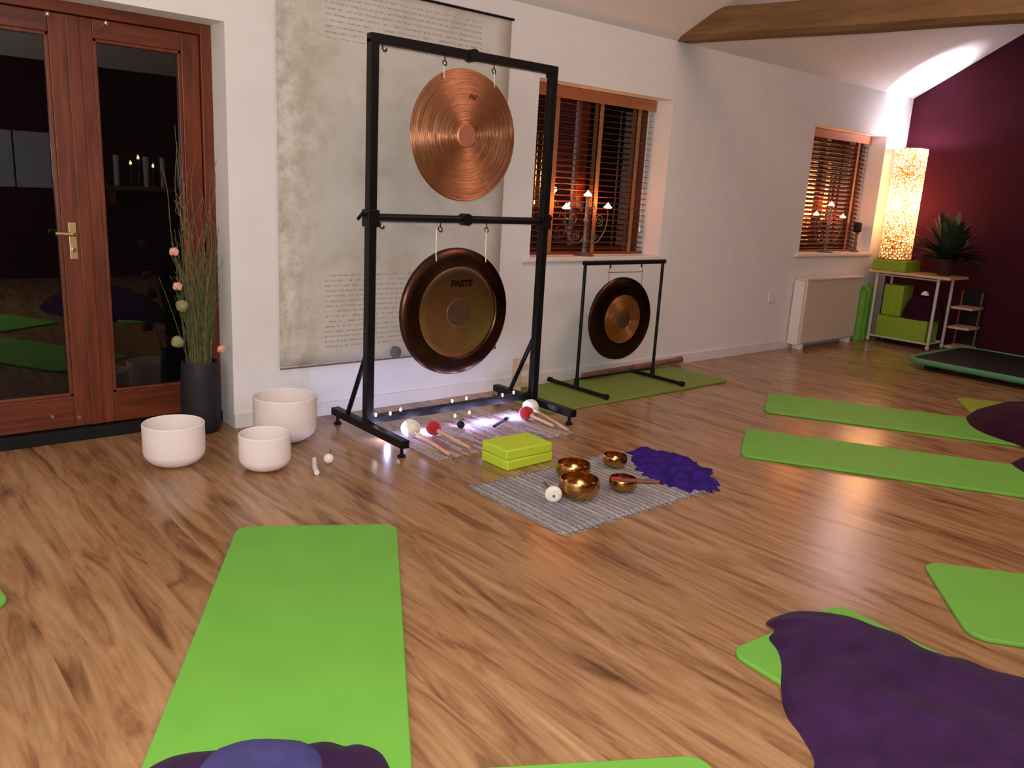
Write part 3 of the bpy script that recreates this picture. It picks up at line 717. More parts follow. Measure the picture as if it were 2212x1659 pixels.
def base_h(x, y):
    best = 0.0008
    for c, ax, pr, w, L, th in MATR:
        d = Vector((x, y))-c
        e = max(-d.dot(ax), d.dot(ax)-L, abs(d.dot(pr))-w/2) - 0.008
        if e <= 0: return th+0.0015
        best = max(best, (th+0.0015)*max(0.0, 1-e/0.06))
    return best

# ------------------------------------------------------------------ soft heaps of cloth
def heap(name, label, cat, boundary, centre, H, mat, power=2.6, wr=0.018, freq=9.0, rings=26, sub=10, seed=0.0, edge=0.012, jag=0.0, parent=None, group=None, base=None, smoothb=True):
    n = len(boundary); bp = []
    for i in range(n):
        p0, p1, p2, p3 = [Vector(boundary[(i+k) % n]) for k in (-1, 0, 1, 2)]
        for k in range(sub):
            u = k/sub
            if smoothb: q = 0.5*((2*p1)+(-p0+p2)*u+(2*p0-5*p1+4*p2-p3)*u*u+(-p0+3*p1-3*p2+p3)*u**3)
            else: q = p1.lerp(p2, u)
            bp.append(q)
    c = Vector(centre); bf = base or base_h
    bm = B(); top = []
    m = len(bp)
    for j in range(rings+1):
        s = (j+1)/(rings+1); row = []
        for i, p in enumerate(bp):
            q = c.lerp(p, s)
            if jag: q = q + (p-c).normalized()*jag*s*noise.noise(Vector((i*0.33, seed, s)))
            h = H*(1-s**power)
            f = noise.noise(Vector((q.x*freq, q.y*freq*0.6, seed))) + 0.5*noise.noise(Vector((q.x*freq*2.3, q.y*freq*2.1, seed+5)))
            z = bf(q.x, q.y) + edge*(1-s**12) + max(0, h + wr*f*min(1, 6*(1-s)))
            row.append(bm.verts.new((q.x, q.y, z)))
        top.append(row)
    f = noise.noise(Vector((c.x*freq, c.y*freq*0.6, seed)))
    cv = bm.verts.new((c.x, c.y, bf(c.x, c.y)+edge+H+wr*f))
    for i in range(m): bm.faces.new((cv, top[0][i], top[0][(i+1) % m]))
    for j in range(rings):
        for i in range(m): bm.faces.new((top[j][i], top[j+1][i], top[j+1][(i+1) % m], top[j][(i+1) % m]))
    low = [bm.verts.new((v.co.x, v.co.y, bf(v.co.x, v.co.y))) for v in top[-1]]
    for i in range(m): bm.faces.new((top[-1][i], low[i], low[(i+1) % m], top[-1][(i+1) % m]))
    cl = bm.verts.new((c.x, c.y, bf(c.x, c.y)))
    for i in range(m): bm.faces.new((cl, low[(i+1) % m], low[i]))
    bmesh.ops.translate(bm, verts=bm.verts[:], vec=(-c.x, -c.y, 0))
    o = ob(name, bm, mat, parent); o.location = (c.x, c.y, 0)
    if cat: tag(o, label, cat, group)
    return o
heap('blanket', 'large dark purple fleece blanket heaped over the mat at lower right', 'blanket',
     [(1.62, 0.64), (1.715, 0.790), (1.775, 0.830), (1.835, 0.905), (1.878, 0.972), (1.96, 1.042), (2.065, 1.108), (2.125, 1.160), (2.165, 1.215), (2.225, 1.235), (2.265, 1.290), (2.35, 1.290), (2.405, 1.225), (2.425, 1.11), (2.42, 1.0), (2.46, 0.85), (2.50, 0.60), (2.54, 0.0), (2.3, -0.35), (1.85, -0.30), (1.55, 0.10)],
     (2.06, 0.20), 0.13, 'fleece_purple', power=4.5, wr=0.022, freq=5.0, seed=2.0, edge=0.02)
heap('blanket', 'dark maroon blanket heap on the right end of the farther long mat', 'blanket',
     [(5.77, 2.05), (5.97, 2.08), (6.25, 1.95), (6.50, 1.60), (6.50, 1.25), (6.2, 1.0), (5.85, 1.05), (5.60, 1.18), (5.42, 1.35), (5.40, 1.60), (5.52, 1.88)],
     (5.92, 1.55), 0.13, 'fleece_maroon', power=3.4, wr=0.02, freq=5.0, seed=4.0, edge=0.02)
heap('blanket', 'dark maroon blanket at the right edge on the nearer long mat', 'blanket',
     [(4.99, 1.50), (5.20, 1.36), (5.38, 1.05), (5.42, 0.70), (5.2, 0.4), (4.85, 0.5), (4.62, 0.82), (4.62, 1.08), (4.79, 1.33)],
     (5.05, 0.90), 0.12, 'fleece_maroon', power=3.2, wr=0.02, freq=5.0, seed=6.0, edge=0.02)
heap('blanket', 'purple blanket with an indigo cushion on it, at the foot of the left foreground mat', 'blanket',
     [(0.490, 1.735), (0.60, 1.695), (0.72, 1.615), (0.815, 1.580), (0.850, 1.535), (0.885, 1.515), (0.905, 1.445), (0.85, 1.30), (0.66, 0.95), (0.36, 0.80), (0.10, 1.02), (0.16, 1.30), (0.39, 1.66)],
     (0.50, 1.24), 0.035, 'fleece_purple', power=5, wr=0.012, freq=8.0, seed=8.0, edge=0.018)
bm = B()
bmesh.ops.create_uvsphere(bm, u_segments=40, v_segments=20, radius=1.0)
for v in bm.verts:
    x, y, z = v.co; k = lambda a: math.copysign(abs(a)**0.72, a)
    v.co = Vector((k(x)*0.135, k(y)*0.14, k(z)*0.030)) + Vector((0, 0, 0.003*noise.noise(v.co*4)))
o = ob('cushion', bm, 'cushion_indigo'); o.location = (0.592, 1.445, 0.090); o.rotation_euler = (0, 0, math.atan2(-0.35, 0.52))
tag(o, 'indigo blue rounded cushion lying on the purple blanket at the bottom edge', 'cushion')

# ------------------------------------------------------------------ rugs
def rug(label, x0, x1, y0, y1, mat, seed, rib, amp):
    w, d = x1-x0, y1-y0
    bm = B(); nx, ny = 190, 44; g = []
    for j in range(ny+1):
        row = []
        for i in range(nx+1):
            x = w*i/nx; y = d*j/ny
            e = 0.006*noise.noise(Vector((x*60, seed, 0))) if j in (0, ny) else 0
            ex = 0.004*noise.noise(Vector((y*20, seed, 4))) if i in (0, nx) else 0
            z = 0.0045+amp*abs(math.sin(x*PI/rib))**0.6+0.002*noise.noise(Vector((x*8, y*8, seed)))
            if i in (0, nx) or j in (0, ny): z = 0.001
            row.append(bm.verts.new((x+ex, y+e, z)))
        g.append(row)
    for j in range(ny):
        for i in range(nx): bm.faces.new((g[j][i], g[j][i+1], g[j+1][i+1], g[j+1][i]))
    bm.normal_update()
    me_o = thing('rag_rug', label, 'rug', (x0, y0, 0.0005))
    o = ob('rug_weave', bm, mat, me_o)
    rnd = random.Random(seed); bm = B()
    x = 0.006
    while x < w:
        for (yy, dr) in ((0, -1), (d, 1)):
            polytube(bm, [(x, yy, 0.004), (x+rnd.uniform(-.004, .004), yy+dr*0.010, 0.003), (x+rnd.uniform(-.008, .008), yy+dr*rnd.uniform(.014, .026), 0.002)], 0.0022, 4)
        x += rnd.uniform(0.012, 0.02)
    f = ob('fringe', bm, mat, me_o); f['kind'] = 'stuff'
    return me_o
rug('pink and white woven rag rug under the mallets by the tall gong stand', 2.262, 3.215, 3.185, 3.725, 'rug_pink', 1, 0.020, 0.0035)
rug('grey ribbed woven rag rug carrying the brass singing bowls', 2.176, 3.190, 2.175, 2.800, 'rug_grey', 2, 0.032, 0.0060)
RT = 0.0105

# ------------------------------------------------------------------ crystal bowls
def crystal(label, loc, R, H, tilt=0):
    t = thing('crystal_bowl', label, 'bowl', loc)
    bm = B(); pr = []
    rc = R*0.62
    pr.append((0, 0))
    for k in range(11):
        a = -PI/2 + k*PI/22; pr.append((R-rc+rc*math.cos(a), rc*0.85+rc*0.85*math.sin(a)))
    pr += [(R, H*0.7), (R, H-0.004), (R-0.004, H), (R-0.008, H-0.004), (R-0.010, H*0.6)]
    for k in range(9):
        a = -k*PI/16; pr.append((R-rc+(rc-0.010)*math.cos(a), rc*0.85+(rc*0.85-0.010)*math.sin(a)))
    pr.append((0, 0.010)); lathe(bm, pr, 64)
    ob('bowl_body', bm, 'quartz_frost', t)
    bm = B(); bmesh.ops.create_cone(bm, segments=40, radius1=R*0.42, radius2=R*0.42, depth=0.003, cap_ends=True, matrix=Matrix.Translation((0, 0, 0.0005)))
    ob('rubber_ring', bm, 'cord_white', t)
    return t
crystal('white frosted crystal singing bowl standing alone nearest the door', (1.190, 3.795, 0.001), 0.138, 0.200)
crystal('tallest white frosted crystal bowl, behind the smallest one against the wall', (1.785, 3.885, 0.001), 0.161, 0.238)
crystal('smallest white frosted crystal bowl, in front of the tallest one', (1.515, 3.520, 0.001), 0.119, 0.172)
bm = B(); polytube(bm, [(0, 0, 0.012), (0.02, 0.06, 0.012), (0.075, 0.175, 0.012)], 0.012, 12)
t = thing('crystal_mallet', 'white frosted cylinder mallet lying on the floor right of the crystal bowls', 'mallet', (1.672, 3.305, 0.001))
ob('mallet_body', bm, 'quartz_clear', t)
t = thing('rubber_ball_mallet', 'small cream ball mallet beside the white frosted cylinder on the floor', 'mallet', (1.795, 3.425, 0.001))
bm = B(); ball(bm, (0, 0, 0.025), 0.024); ob('mallet_head', bm, 'felt_white', t)
bm = B(); tube(bm, (0.01, 0.01, 0.025), (0.09, 0.15, 0.010), 0.005); ob('handle', bm, 'dark_wood', t)

# ------------------------------------------------------------------ gong mallets on the pink rug
def gmallet(label, head, end, r, mat, seed):
    t = thing('gong_mallet', label, 'mallet', (head[0], head[1], RT), group='felt gong mallets on the pink rug')
    d = Vector((end[0]-head[0], end[1]-head[1], 0)); u = d.normalized()
    bm = B(); ball(bm, (0, 0, r*0.95), r, 1, 1, 0.95, 26, 0.07, seed); ob('felt_head', bm, mat, t)
    bm = B(); p1 = Vector((0, 0, r*0.8))+u*r*0.8; tube(bm, p1, d+Vector((0, 0, 0.010)), 0.0085, 0.0095, 12); ob('handle', bm, 'pale_wood', t)
    bm = B(); tube(bm, Vector((0, 0, r*0.8))+u*r*0.9, Vector((0, 0, r*0.78))+u*(r*0.9+0.02), 0.013, 0.010, 12); ob('collar', bm, 'pale_wood', t)
gmallet('white felt ball mallet at the left end of the pink rug', (2.352, 3.560), (2.345, 3.195), 0.052, 'felt_white', 1)
gmallet('red felt ball mallet next to the left white one, near the rug middle', (2.478, 3.525), (2.50, 3.225), 0.043, 'felt_red', 2)
gmallet('white felt ball mallet at the right end of the pink rug, behind the red one', (3.235, 3.585), (3.185, 3.20), 0.050, 'felt_white', 3)
gmallet('red felt ball mallet at the right end of the pink rug', (3.135, 3.510), (3.165, 3.30), 0.043, 'felt_red', 4)
t = thing('small_mallet', 'small dark mallet on the pink rug between the two mallet pairs', 'mallet', (2.69, 3.56, RT))
bm = B(); ball(bm, (0, 0, 0.022), 0.023, 1, 1, 1, 16); ob('mallet_head', bm, 'black_rubber', t)
bm = B(); tube(bm, (0.01, 0.0, 0.02), (0.10, 0.11, 0.008), 0.006); ob('handle', bm, 'black_metal', t)
t = thing('striker_stick', 'short black stick lying on the pink rug near the LED lights', 'stick', (2.86, 3.47, RT))
bm = B(); tube(bm, (0, 0, 0.009), (0.15, 0.08, 0.009), 0.008, seg=12); ob('stick_body', bm, 'black_metal', t)
bm = B(); tube(bm, (0.15, 0.08, 0.011), (0.18, 0.096, 0.011), 0.011, seg=12); ob('stick_tip', bm, 'vase_grey', t)

# ------------------------------------------------------------------ foam blocks on floor
def block(label, loc, rz, w, d, h, mat, group=None):
    bm = B(); box(bm, -w/2, w/2, -d/2, d/2, 0, h)
    o = ob('foam_block', bm, mat, None, True, 0.007); o.location = loc; o.rotation_euler = (0, 0, rz)
    return tag(o, label, 'yoga block', group)
block('lime green foam block, lower of the two stacked beside the grey rug', (2.622, 2.985, 0.001), 0.02, 0.305, 0.205, 0.050, 'foam_lime')
block('lime green foam block, upper of the two stacked beside the grey rug', (2.622, 2.990, 0.052), -0.03, 0.295, 0.205, 0.050, 'foam_lime')

# ------------------------------------------------------------------ singing bowls
def sbowl(label, loc, R, H):
    t = thing('singing_bowl', label, 'bowl', loc, group='brass singing bowls on the grey rug')
    bm = B(); pr = [(0, 0), (R*0.36, 0.001)]
    for k in range(1, 10):
        a = -PI/2 + k*PI/2/9; pr.append((R*0.36+R*0.64*math.cos(a), H*0.58+H*0.58*math.sin(a)))
    pr += [(R*0.985, H*0.8), (R*0.955, H*0.97), (R*0.94, H), (R*0.905, H), (R*0.90, H*0.95), (R*0.94, H*0.8), (R*0.95, H*0.56), (R*0.76, H*0.24), (R*0.36, 0.008), (0, 0.007)]
    lathe(bm, pr, 56); ob('bowl_body', bm, 'bowl_brass', t)
    bm = B(); lathe(bm, [(R*0.957, H*0.92), (R*0.972, H*0.94), (R*0.965, H*0.965), (R*0.955, H*0.962)], 56); ob('rim_band', bm, 'bowl_brass', t)
    return t
sbowl('brass singing bowl, large one at the back of the pair in the rug centre', (2.658, 2.615, RT), 0.083, 0.082)
sbowl('largest brass singing bowl, at the front of the touching pair', (2.510, 2.425, RT), 0.092, 0.092)
sbowl('small dark brass singing bowl at the back beside the violet scarf', (2.970, 2.635, RT), 0.062, 0.062)
sbowl('small brass singing bowl with the wooden striker resting in it', (2.752, 2.380, RT), 0.066, 0.062)
t = thing('wooden_striker', 'wooden striker with red felt end leaning in the small front singing bowl', 'mallet', (2.752, 2.380, RT))
bm = B(); tube(bm, (0.0, 0.01, 0.045), (0.085, -0.145, 0.070), 0.012, 0.010, 14); ob('stick_body', bm, 'dark_wood', t)
bm = B(); tube(bm, (-0.025, 0.055, 0.038), (0.0, 0.01, 0.045), 0.016, 0.016, 14); ob('felt_end', bm, 'felt_red', t)
t = thing('felt_mallet', 'round white felt mallet lying on the left part of the grey rug', 'mallet', (2.380, 2.452, RT))
bm = B(); polytube(bm, [(0.026*math.cos(a)*0.79, 0.026*math.cos(a)*-0.61, 0.034+0.026*math.sin(a)) for a in [2*PI*k/20 for k in range(21)]], 0.0125, 10); 
tube(bm, (-0.012, -0.015, 0.034), (0.014, 0.018, 0.034), 0.022, seg=18); ob('felt_head', bm, 'felt_white', t)
bm = B(); tube(bm, (0.01, 0.012, 0.034), (0.11, 0.18, 0.010), 0.006); ob('handle', bm, 'dark_wood', t)
bm = B(); tube(bm, (-0.016, -0.020, 0.034), (-0.011, -0.014, 0.034), 0.007); ob('pin', bm, 'chrome', t)

def rug_h(x, y):
    return RT+0.001 if (2.17 <= x <= 3.195 and 2.165 <= y <= 2.81) else 0.001
heap('scarf', 'crumpled violet scarf thrown over the right end of the grey rug', 'scarf',
     [(3.05, 2.56), (3.12, 2.64), (3.17, 2.69), (3.22, 2.775), (3.26, 2.755), (3.33, 2.785), (3.365, 2.73), (3.375, 2.66), (3.42, 2.62), (3.395, 2.56), (3.405, 2.48), (3.38, 2.43), (3.395, 2.34), (3.31, 2.285), (3.25, 2.26), (3.235, 2.19), (3.14, 2.135), (3.09, 2.16), (3.02, 2.205), (3.00, 2.28), (2.975, 2.33), (3.01, 2.40), (3.0, 2.47)],
     (3.19, 2.46), 0.022, 'scarf_violet', power=2.5, wr=0.034, freq=10.0, seed=3.3, edge=0.012, base=rug_h, smoothb=False, sub=6, jag=0.045)

# ------------------------------------------------------------------ vase with dried branches
vx, vy = 1.478, 4.245
t = thing('floor_vase', 'tall dark grey floor vase in the corner beside the glazed door', 'vase', (vx, vy, 0.001))
bm = B(); lathe(bm, [(0, 0), (0.083, 0), (0.094, 0.012), (0.100, 0.08), (0.100, 0.18), (0.096, 0.30), (0.091, 0.375), (0.088, 0.38), (0.080, 0.375), (0.088, 0.28), (0.093, 0.15), (0.088, 0.03), (0, 0.02)], 40)
ob('vase_body', bm, 'vase_grey', t)
t = thing('dried_arrangement', 'dried twigs, reeds and pink flowers standing in the dark grey vase', 'dried flowers', (vx, vy, 0.10))
rnd = random.Random(11)
def stem(bm, bx, by, tx, ty, tz, r, curl, seg=5, n=22, rend=0.0012):
    pts = []; ph = rnd.uniform(0, 6); fq = rnd.uniform(9, 15)
    for i in range(n):
        u = i/(n-1); z = u*tz
        k = curl*max(0, u-0.3)
        x = bx+(tx-bx)*u**1.5+1.35*k*math.sin(ph+fq*u); y = by+(ty-by)*u**1.5+k*0.6*math.cos(ph*1.7+fq*u)
        pts.append((min(x, 0.128), min(y, 0.13), z))
    polytube(bm, pts, r, seg, rend); return pts
bm = B()
for tx, tz, cu in ((-0.145, 1.26, .02), (-0.10, 1.31, .03), (-0.07, 1.38, .03), (-0.045, 1.46, .014), (-0.03, 1.25, .04), (0.0, 1.18, .03), (0.03, 1.12, .035), (0.06, 1.24, .03), (0.09, 1.30, .025), (0.10, 1.05, .04), (0.12, 0.95, .03), (0.05, 0.9, .03), (0.08, 0.82, .02), (0.11, 1.22, .02), (-0.02, 0.95, .04), (0.02, 1.32, .03), (-0.11, 1.15, .03), (-0.06, 1.1, .04)):
    p = stem(bm, rnd.uniform(-.04, .04), rnd.uniform(-.04, .04), tx, rnd.uniform(-.10, .08), tz, 0.0042, cu)
    for q in range(3):
        i = rnd.randint(9, 17); a = Vector(p[i]); d = Vector((rnd.uniform(-.08, .06), rnd.uniform(-.08, .03), rnd.uniform(.08, .2)))
        e = [a+d*k/6+Vector((0.012*math.sin(k*1.3+q), 0.008*math.cos(k), 0)) for k in range(7)]
        polytube(bm, [Vector((min(v.x, .128), min(v.y, .13), v.z)) for v in e], 0.0022, 4, 0.0009)
o = ob('curly_twigs', bm, 'twig_brown', t); o['kind'] = 'stuff'
bm = B()
for i in range(105):
    tx = rnd.uniform(-0.11, 0.115); tz = rnd.uniform(0.55, 0.98)
    stem(bm, rnd.uniform(-.05, .05), rnd.uniform(-.05, .05), tx, rnd.uniform(-.09, .09), tz, 0.0036, 0.008, 4, 10, 0.0012)
stem(bm, -0.03, -0.03, -0.21, -0.08, 0.73, 0.0028, 0.0, 4, 14)
o = ob('reeds', bm, 'reed_green', t); o['kind'] = 'stuff'
for (x, z, r) in ((-0.135, 0.855, 0.021), (-0.125, 0.685, 0.021), (0.085, 0.35, 0.020)):
    bm = B()
    for k in range(7):
        a = 2*PI*k/7; ball(bm, (x+r*0.5*math.cos(a), -0.085+r*0.3*math.sin(a), z+0.006*math.sin(2*a)), r*0.62, 1, 0.8, 1.15, 10)
    ball(bm, (x, -0.085, z+0.004), r*0.6, 1, 1, 1.1, 10)
    ob('flower', bm, 'flower_pink', t)
for (x, z, r) in ((-0.105, 0.585, 0.030), (-0.135, 0.405, 0.031)):
    bm = B(); ball(bm, (x, -0.08, z), r, 1, 1, 1, 20, 0.15, z); ob('seed_ball', bm, 'seed_ball', t)

# ------------------------------------------------------------------ things by the wall
t = thing('bamboo_pole', 'dark reddish bamboo pole lying along the wall behind the low gong stand', 'pole', (4.18, 4.085, TZ))
bm = B(); pr = []
L = 1.17
for k in range(9):
    z = L*k/8; pr += [(0.023, z+0.004), (0.0245, z+0.010), (0.023, z+0.018), (0.0225, z+L/16)]
pr = [(0, 0)]+[p for p in pr if p[1] < L]+[(0.029, L), (0.029, L+0.03), (0, L+0.03)]
lathe(bm, pr, 20); bmesh.ops.rotate(bm, verts=bm.verts[:], cent=(0, 0, 0), matrix=Matrix.Rotation(PI/2, 3, 'Y')); bmesh.ops.rotate(bm, verts=bm.verts[:], cent=(0, 0, 0), matrix=Matrix.Rotation(0.055, 3, 'Z')); bmesh.ops.translate(bm, verts=bm.verts[:], vec=(0, 0, 0.030))
ob('pole_body', bm, 'bamboo_maroon', t)
t = thing('wooden_rack', 'small pale wooden upright rack behind the right post of the tall gong stand', 'rack', (3.49, 4.045, TZ))
for x in (0.0, 0.145):
    bm = B(); box(bm, x, x+0.035, -0.03, 0.03, 0, 0.225, .003); ob('upright', bm, 'pale_wood', t, smooth=False)
bm = B(); box(bm, 0.035, 0.145, -0.012, 0.012, 0.03, 0.06, .002); ob('cross_rail', bm, 'pale_wood', t, smooth=False)
bm = B(); box(bm, 0.035, 0.145, -0.012, 0.012, 0.15, 0.18, .002); ob('cross_rail', bm, 'pale_wood', t, smooth=False)

t = thing('storage_heater', 'cream white storage heater box against the wall under the far window', 'heater', (7.0, 4.06, 0))
bm = B(); box(bm, 0.03, 1.05, 0, 0.115, 0.055, 0.665); ob('casing', bm, 'heater_white', t, True, 0.012)
bm = B(); box(bm, 0, 0.035, 0.012, 0.118, 0.05, 0.655, .004); ob('side_panel', bm, 'gloss_white', t, smooth=False)
bm = B(); box(bm, 0.02, 1.06, -0.008, 0.12, 0.655, 0.676, .004); ob('top_grille', bm, 'heater_white', t, smooth=False)
for x in (0.07, 0.96):
    bm = B(); box(bm, x, x+0.05, 0.01, 0.10, 0.0, 0.058, .003); ob('foot', bm, 'gloss_white', t, smooth=False)
t = thing('wall_socket', 'small white socket plate low on the wall left of the storage heater', 'socket', (6.655, WY, 0.50))
bm = B(); box(bm, -0.043, 0.043, -0.010, 0, -0.043, 0.043, .003); ob('face_plate', bm, 'gloss_white', t, smooth=False)
bm = B(); box(bm, 0.012, 0.026, -0.014, -0.010, 0.008, 0.026, .001); ob('switch', bm, 'gloss_white', t, smooth=False)

# ------------------------------------------------------------------ corner trolley, lamp, plant
CX0, CX1, CY0, CY1 = 8.30, 8.66, 3.40, 4.07
t = thing('trolley', 'pale metal trolley with a wooden top standing in the corner by the purple wall', 'trolley', (CX0, CY0, 0))
cw, cd = CX1-CX0, CY1-CY0
for x in (0.015, cw-0.015):
    for y in (0.03, cd-0.03):
        bm = B(); tube(bm, (x, y, 0.055), (x, y, 0.712), 0.015, seg=12); p = ob('leg', bm, 'cart_white', t)
        bm = B(); ball(bm, (x, y, 0.029), 0.028, 1, 0.7, 1, 14); ob('castor', bm, 'cart_white', p)
bm = B(); box(bm, -0.03, cw+0.04, -0.09, cd+0.05, 0.712, 0.737, .003); ob('top_board', bm, 'pale_wood', t, smooth=False)
for z in (0.068, 0.695):
    bm = B()
    tube(bm, (0.015, 0.03, z), (0.015, cd-0.03, z), 0.008); tube(bm, (cw-0.015, 0.03, z), (cw-0.015, cd-0.03, z), 0.008)
    tube(bm, (0.015, 0.03, z), (cw-0.015, 0.03, z), 0.008); tube(bm, (0.015, cd-0.03, z), (cw-0.015, cd-0.03, z), 0.008)
    ob('frame_rail', bm, 'cart_white', t)
bm = B(); box(bm, 0.01, cw-0.01, 0.04, cd-0.04, 0.058, 0.064); ob('lower_shelf', bm, 'cart_white', t, smooth=False)
def cube_obj(name, label, cat, x0, x1, y0, y1, z0, z1, mat, bev=0.01, group=None):
    bm = B(); cx, cy = (x0+x1)/2, (y0+y1)/2
    box(bm, x0-cx, x1-cx, y0-cy, y1-cy, 0, z1-z0); o = ob(name, bm, mat, None, True, bev); o.location = (cx, cy, z0)
    return tag(o, label, cat, group)
cube_obj('storage_box', 'wide lime green box on the lower shelf of the corner trolley', 'box', 8.33, 8.60, 3.475, 3.985, 0.066, 0.285, 'foam_lime_dark', 0.008)
cube_obj('foam_block', 'green foam block standing upright on the block row at the left inside the trolley', 'yoga block', 8.36, 8.58, 3.77, 3.97, 0.288, 0.60, 'foam_lime_dark', 0.008)
def flat(z): return lambda x, y: z
heap('blanket', 'folded dark maroon blanket stuffed inside the corner trolley', 'blanket', [(8.35, 3.47), (8.36, 3.75), (8.58, 3.75), (8.59, 3.47)], (8.47, 3.61), 0.20, 'fleece_maroon', power=4, wr=0.03, freq=9, base=flat(0.288), edge=0.03)
heap('towel', 'small white cloth lying on the dark blanket inside the trolley', 'cloth', [(8.37, 3.54), (8.37, 3.60), (8.42, 3.60), (8.42, 3.54)], (8.395, 3.57), 0.03, 'cord_white', power=2, wr=0.01, freq=20, base=flat(0.535), edge=0.01)
cube_obj('foam_block', 'bright lime foam block on the trolley top beneath the glowing lamp', 'yoga block', 8.295, 8.62, 3.76, 4.10, 0.738, 0.848, 'foam_lime_dark', 0.01)
for k in range(3):
    bm = B(); tube(bm, (0, 0, 0), (0, 0, 0.52+0.03*k), 0.048, seg=24)
    tube(bm, (0, 0, 0.52+0.03*k), (0, 0, 0.523+0.03*k), 0.03, seg=20)
    o = ob('rolled_mat', bm, 'mat_green', None); o.location = (8.235+0.03*k, 4.13-0.0*k, 0.001) if k == 0 else ((8.34, 4.135, 0.001) if k == 1 else (8.445, 4.135, 0.001))
    tag(o, ('rolled green mat standing nearest the storage heater', 'rolled green mat standing behind the trolley, middle of three', 'rolled green mat standing behind the trolley, farthest of three')[k], 'rolled mat', 'rolled mats behind the trolley')

LX, LY, LZ = 8.45, 3.955, 0.849
def tall_lamp(label, loc):
    t = thing('column_lamp', label, 'lamp', loc)
    bm = B(); seg = 40; H = 1.09
    rings = []
    for j in range(9):
        z = 0.008+(H-0.008)*j/8; ring = []
        for k in range(seg):
            a = 2*PI*k/seg; c, s = math.cos(a), math.sin(a)
            q = (abs(c)**5+abs(s)**5)**(-1/5.0); ring.append(bm.verts.new((0.128*q*c, 0.128*q*s, z)))
        rings.append(ring)
    for A_, B_ in zip(rings[:-1], rings[1:]):
        for k in range(seg): bm.faces.new((A_[k], A_[(k+1) % seg], B_[(k+1) % seg], B_[k]))
    ob('lamp_shade', bm, 'lamp_shade_weave', t)
    bm = B(); box(bm, -0.125, 0.125, -0.125, 0.125, 0, 0.010, .002); ob('lamp_base', bm, 'dark_wood', t, smooth=False)
    bm = B(); tube(bm, (0, 0, 0.01), (0, 0, 0.22), 0.008); ob('stem', bm, 'dark_wood', t)
    bm = B(); tube(bm, (0, 0, 0.22), (0, 0, 0.26), 0.020); ob('bulb_socket', bm, 'black_rubber', t)
    return t
tall_lamp('tall square column lamp with glowing woven shade on the corner trolley', (LX, LY, LZ))

t = thing('potted_plant', 'dark green leafy potted plant on the trolley right of the glowing lamp', 'plant', (8.52, 3.48, 0.738))
bm = B(); lathe(bm, [(0, 0), (0.06, 0), (0.085, 0.14), (0.09, 0.145), (0.09, 0.16), (0.08, 0.16), (0.075, 0.14), (0, 0.13)], 28); ob('pot', bm, 'pot_brown', t)
bm = B(); rnd = random.Random(5)
for i in range(90):
    a = rnd.uniform(0, 2*PI); el = rnd.uniform(0.15, 1.5); L = rnd.uniform(0.26, 0.60)*(0.66+0.34*math.sin(el)); w = rnd.uniform(0.030, 0.055)
    d = Vector((math.cos(a)*math.cos(el)*0.8, math.sin(a)*math.cos(el), math.sin(el)))
    side = Vector((-math.sin(a), math.cos(a), 0)); prev = None; o0 = Vector((0, 0, 0.14))
    for k in range(9):
        u = k/8; c = o0 + d*L*u + Vector((0, 0, -0.22*L*u*u*(1.3-el*0.5))); c.x = max(-0.30, min(0.27, c.x)); ww = w*(math.sin(PI*min(1, u*0.93+0.04))**0.8)
        up = Vector((0, 0, 0.3*ww))
        row = [bm.verts.new(c-side*ww+up), bm.verts.new(c), bm.verts.new(c+side*ww+up)]
        if prev:
            bm.faces.new((prev[0], prev[1], row[1], row[0])); bm.faces.new((prev[1], prev[2], row[2], row[1]))
        prev = row
o = ob('leaves', bm, 'leaf_green', t); o['kind'] = 'stuff'

t = thing('shelf_rack', 'narrow dark rack with pale wooden shelf edges to the right of the trolley', 'rack', (8.50, 3.15, 0))
bm = B(); box(bm, 0.27, 0.295, 0, 0.20, 0, 0.60, .003); ob('back_panel', bm, 'black_rubber', t, smooth=False)
for z in (0.04, 0.235, 0.43):
    bm = B(); box(bm, 0, 0.27, 0.0, 0.20, z, z+0.022, .003); ob('shelf', bm, 'pale_wood', t, smooth=False)
for y in (0.0, 0.185):
    bm = B(); box(bm, 0.20, 0.225, y, y+0.015, 0, 0.60, .002); ob('side_post', bm, 'dark_wood', t, smooth=False)

# low platform with green rim
t = thing('floor_platform', 'low black topped platform with a green rounded rim beside the purple wall', 'platform', (7.26, 1.15, 0))
def rrect(w, d, r, n=8):
    pts = []
    for (cx, cy, a0) in ((w-r, d-r, 0), (r, d-r, PI/2), (r, r, PI), (w-r, r, 3*PI/2)):
        for k in range(n): a = a0+k*PI/2/(n-1); pts.append((cx+r*math.cos(a), cy+r*math.sin(a)))
    return pts
bm = B(); ps = rrect(1.18, 2.0, 0.14)
polytube(bm, [(x, y, 0.072) for x, y in ps]+[(ps[0][0], ps[0][1], 0.072)], 0.026, 10); ob('green_rim', bm, 'rim_green', t)
bm = B(); lo = [bm.verts.new((x, y, 0.060)) for x, y in ps]; hi = [bm.verts.new((x, y, 0.088)) for x, y in ps]
bm.faces.new(hi); bm.faces.new(lo[::-1])
for i in range(len(ps)): j = (i+1) % len(ps); bm.faces.new((lo[i], lo[j], hi[j], hi[i]))
ob('black_bed', bm, 'black_rubber', t, smooth=False)
for x, y in ((0.16, 0.16), (1.02, 0.16), (0.16, 1.84), (1.02, 1.84)):
    bm = B(); box(bm, x-0.05, x+0.05, y-0.05, y+0.05, 0, 0.062, .004); ob('foot', bm, 'black_rubber', t, smooth=False)

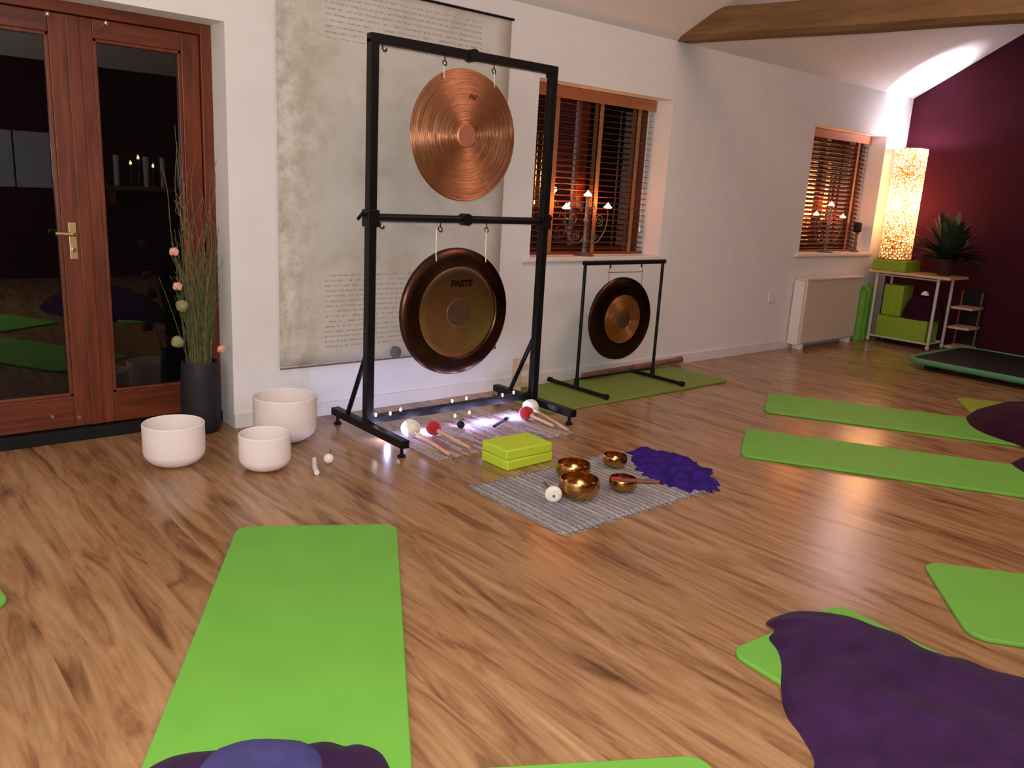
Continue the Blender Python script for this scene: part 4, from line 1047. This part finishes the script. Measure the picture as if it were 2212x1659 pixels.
# ------------------------------------------------------------------ behind the camera, seen mirrored in the door glass
t = thing('mantel_shelf', 'dark shelf on the opposite wall seen reflected in the door glass', 'shelf', (2.7, YN, 1.06))
bm = B(); box(bm, 0, 1.35, 0, 0.24, 0, 0.05, .004); ob('shelf_board', bm, 'dark_wood', t, smooth=False)
for x in (0.1, 1.15):
    bm = B(); box(bm, x, x+0.05, 0, 0.18, -0.16, 0, .004); ob('bracket', bm, 'dark_wood', t, smooth=False)
for k, x in enumerate((2.88, 3.22, 3.42, 3.62)):
    t = thing('glass_cylinder', ('pale glass cylinder at the left end of the reflected shelf', 'pale glass cylinder just left of the lowest tealight on the reflected shelf', 'pale glass cylinder just right of the tealights on the reflected shelf', 'pale glass cylinder at the right end of the reflected shelf')[k], 'candle holder', (x, YN+0.12, 1.111), group='glass cylinders on the reflected shelf')
    bm = B(); lathe(bm, [(0, 0), (0.03, 0), (0.032, 0.36), (0.028, 0.36), (0.027, 0.01), (0, 0.01)], 20); ob('cylinder', bm, 'board_grey', t)
for k, (x, z) in enumerate(((3.04, 0.24), (3.13, 0.31), (3.30, 0.22))):
    t = thing('tealight_holder', ('lit tealight nearest the left glass cylinder on the reflected shelf', 'highest lit tealight on the reflected shelf', 'lowest lit tealight on the reflected shelf')[k], 'candle', (x, YN+0.14, 1.111), group='tealights on the reflected shelf')
    bm = B(); lathe(bm, [(0, 0), (0.035, 0), (0.006, 0.012), (0.005, z), (0.028, z+0.004), (0.028, z+0.018), (0, z+0.012)], 18); ob('holder', bm, 'iron_pale', t)
    bm = B(); lathe(bm, [(0, z+0.012), (0.012, z+0.02), (0.016, z+0.035), (0, z+0.07)], 10); ob('candle_flame', bm, 'flame', t)
t = thing('white_board', 'plain pale grey wall board seen reflected in the left door pane', 'board', (1.2, YN+0.006, 1.05))
bm = B(); box(bm, 0, 0.62, 0, 0.02, 0, 0.62, .002); box(bm, 0.64, 1.0, 0, 0.02, 0, 0.62, .002); ob('board_panel', bm, 'board_grey', t, smooth=False)
tall_lamp('second column lamp by the purple wall, seen only mirrored in the first window', (8.45, -0.76, 1.05))
cube_obj('side_table', 'dark low table under the second column lamp', 'table', 8.22, 8.68, -0.99, -0.53, 0.0, 1.049, 'dark_wood', 0.01)
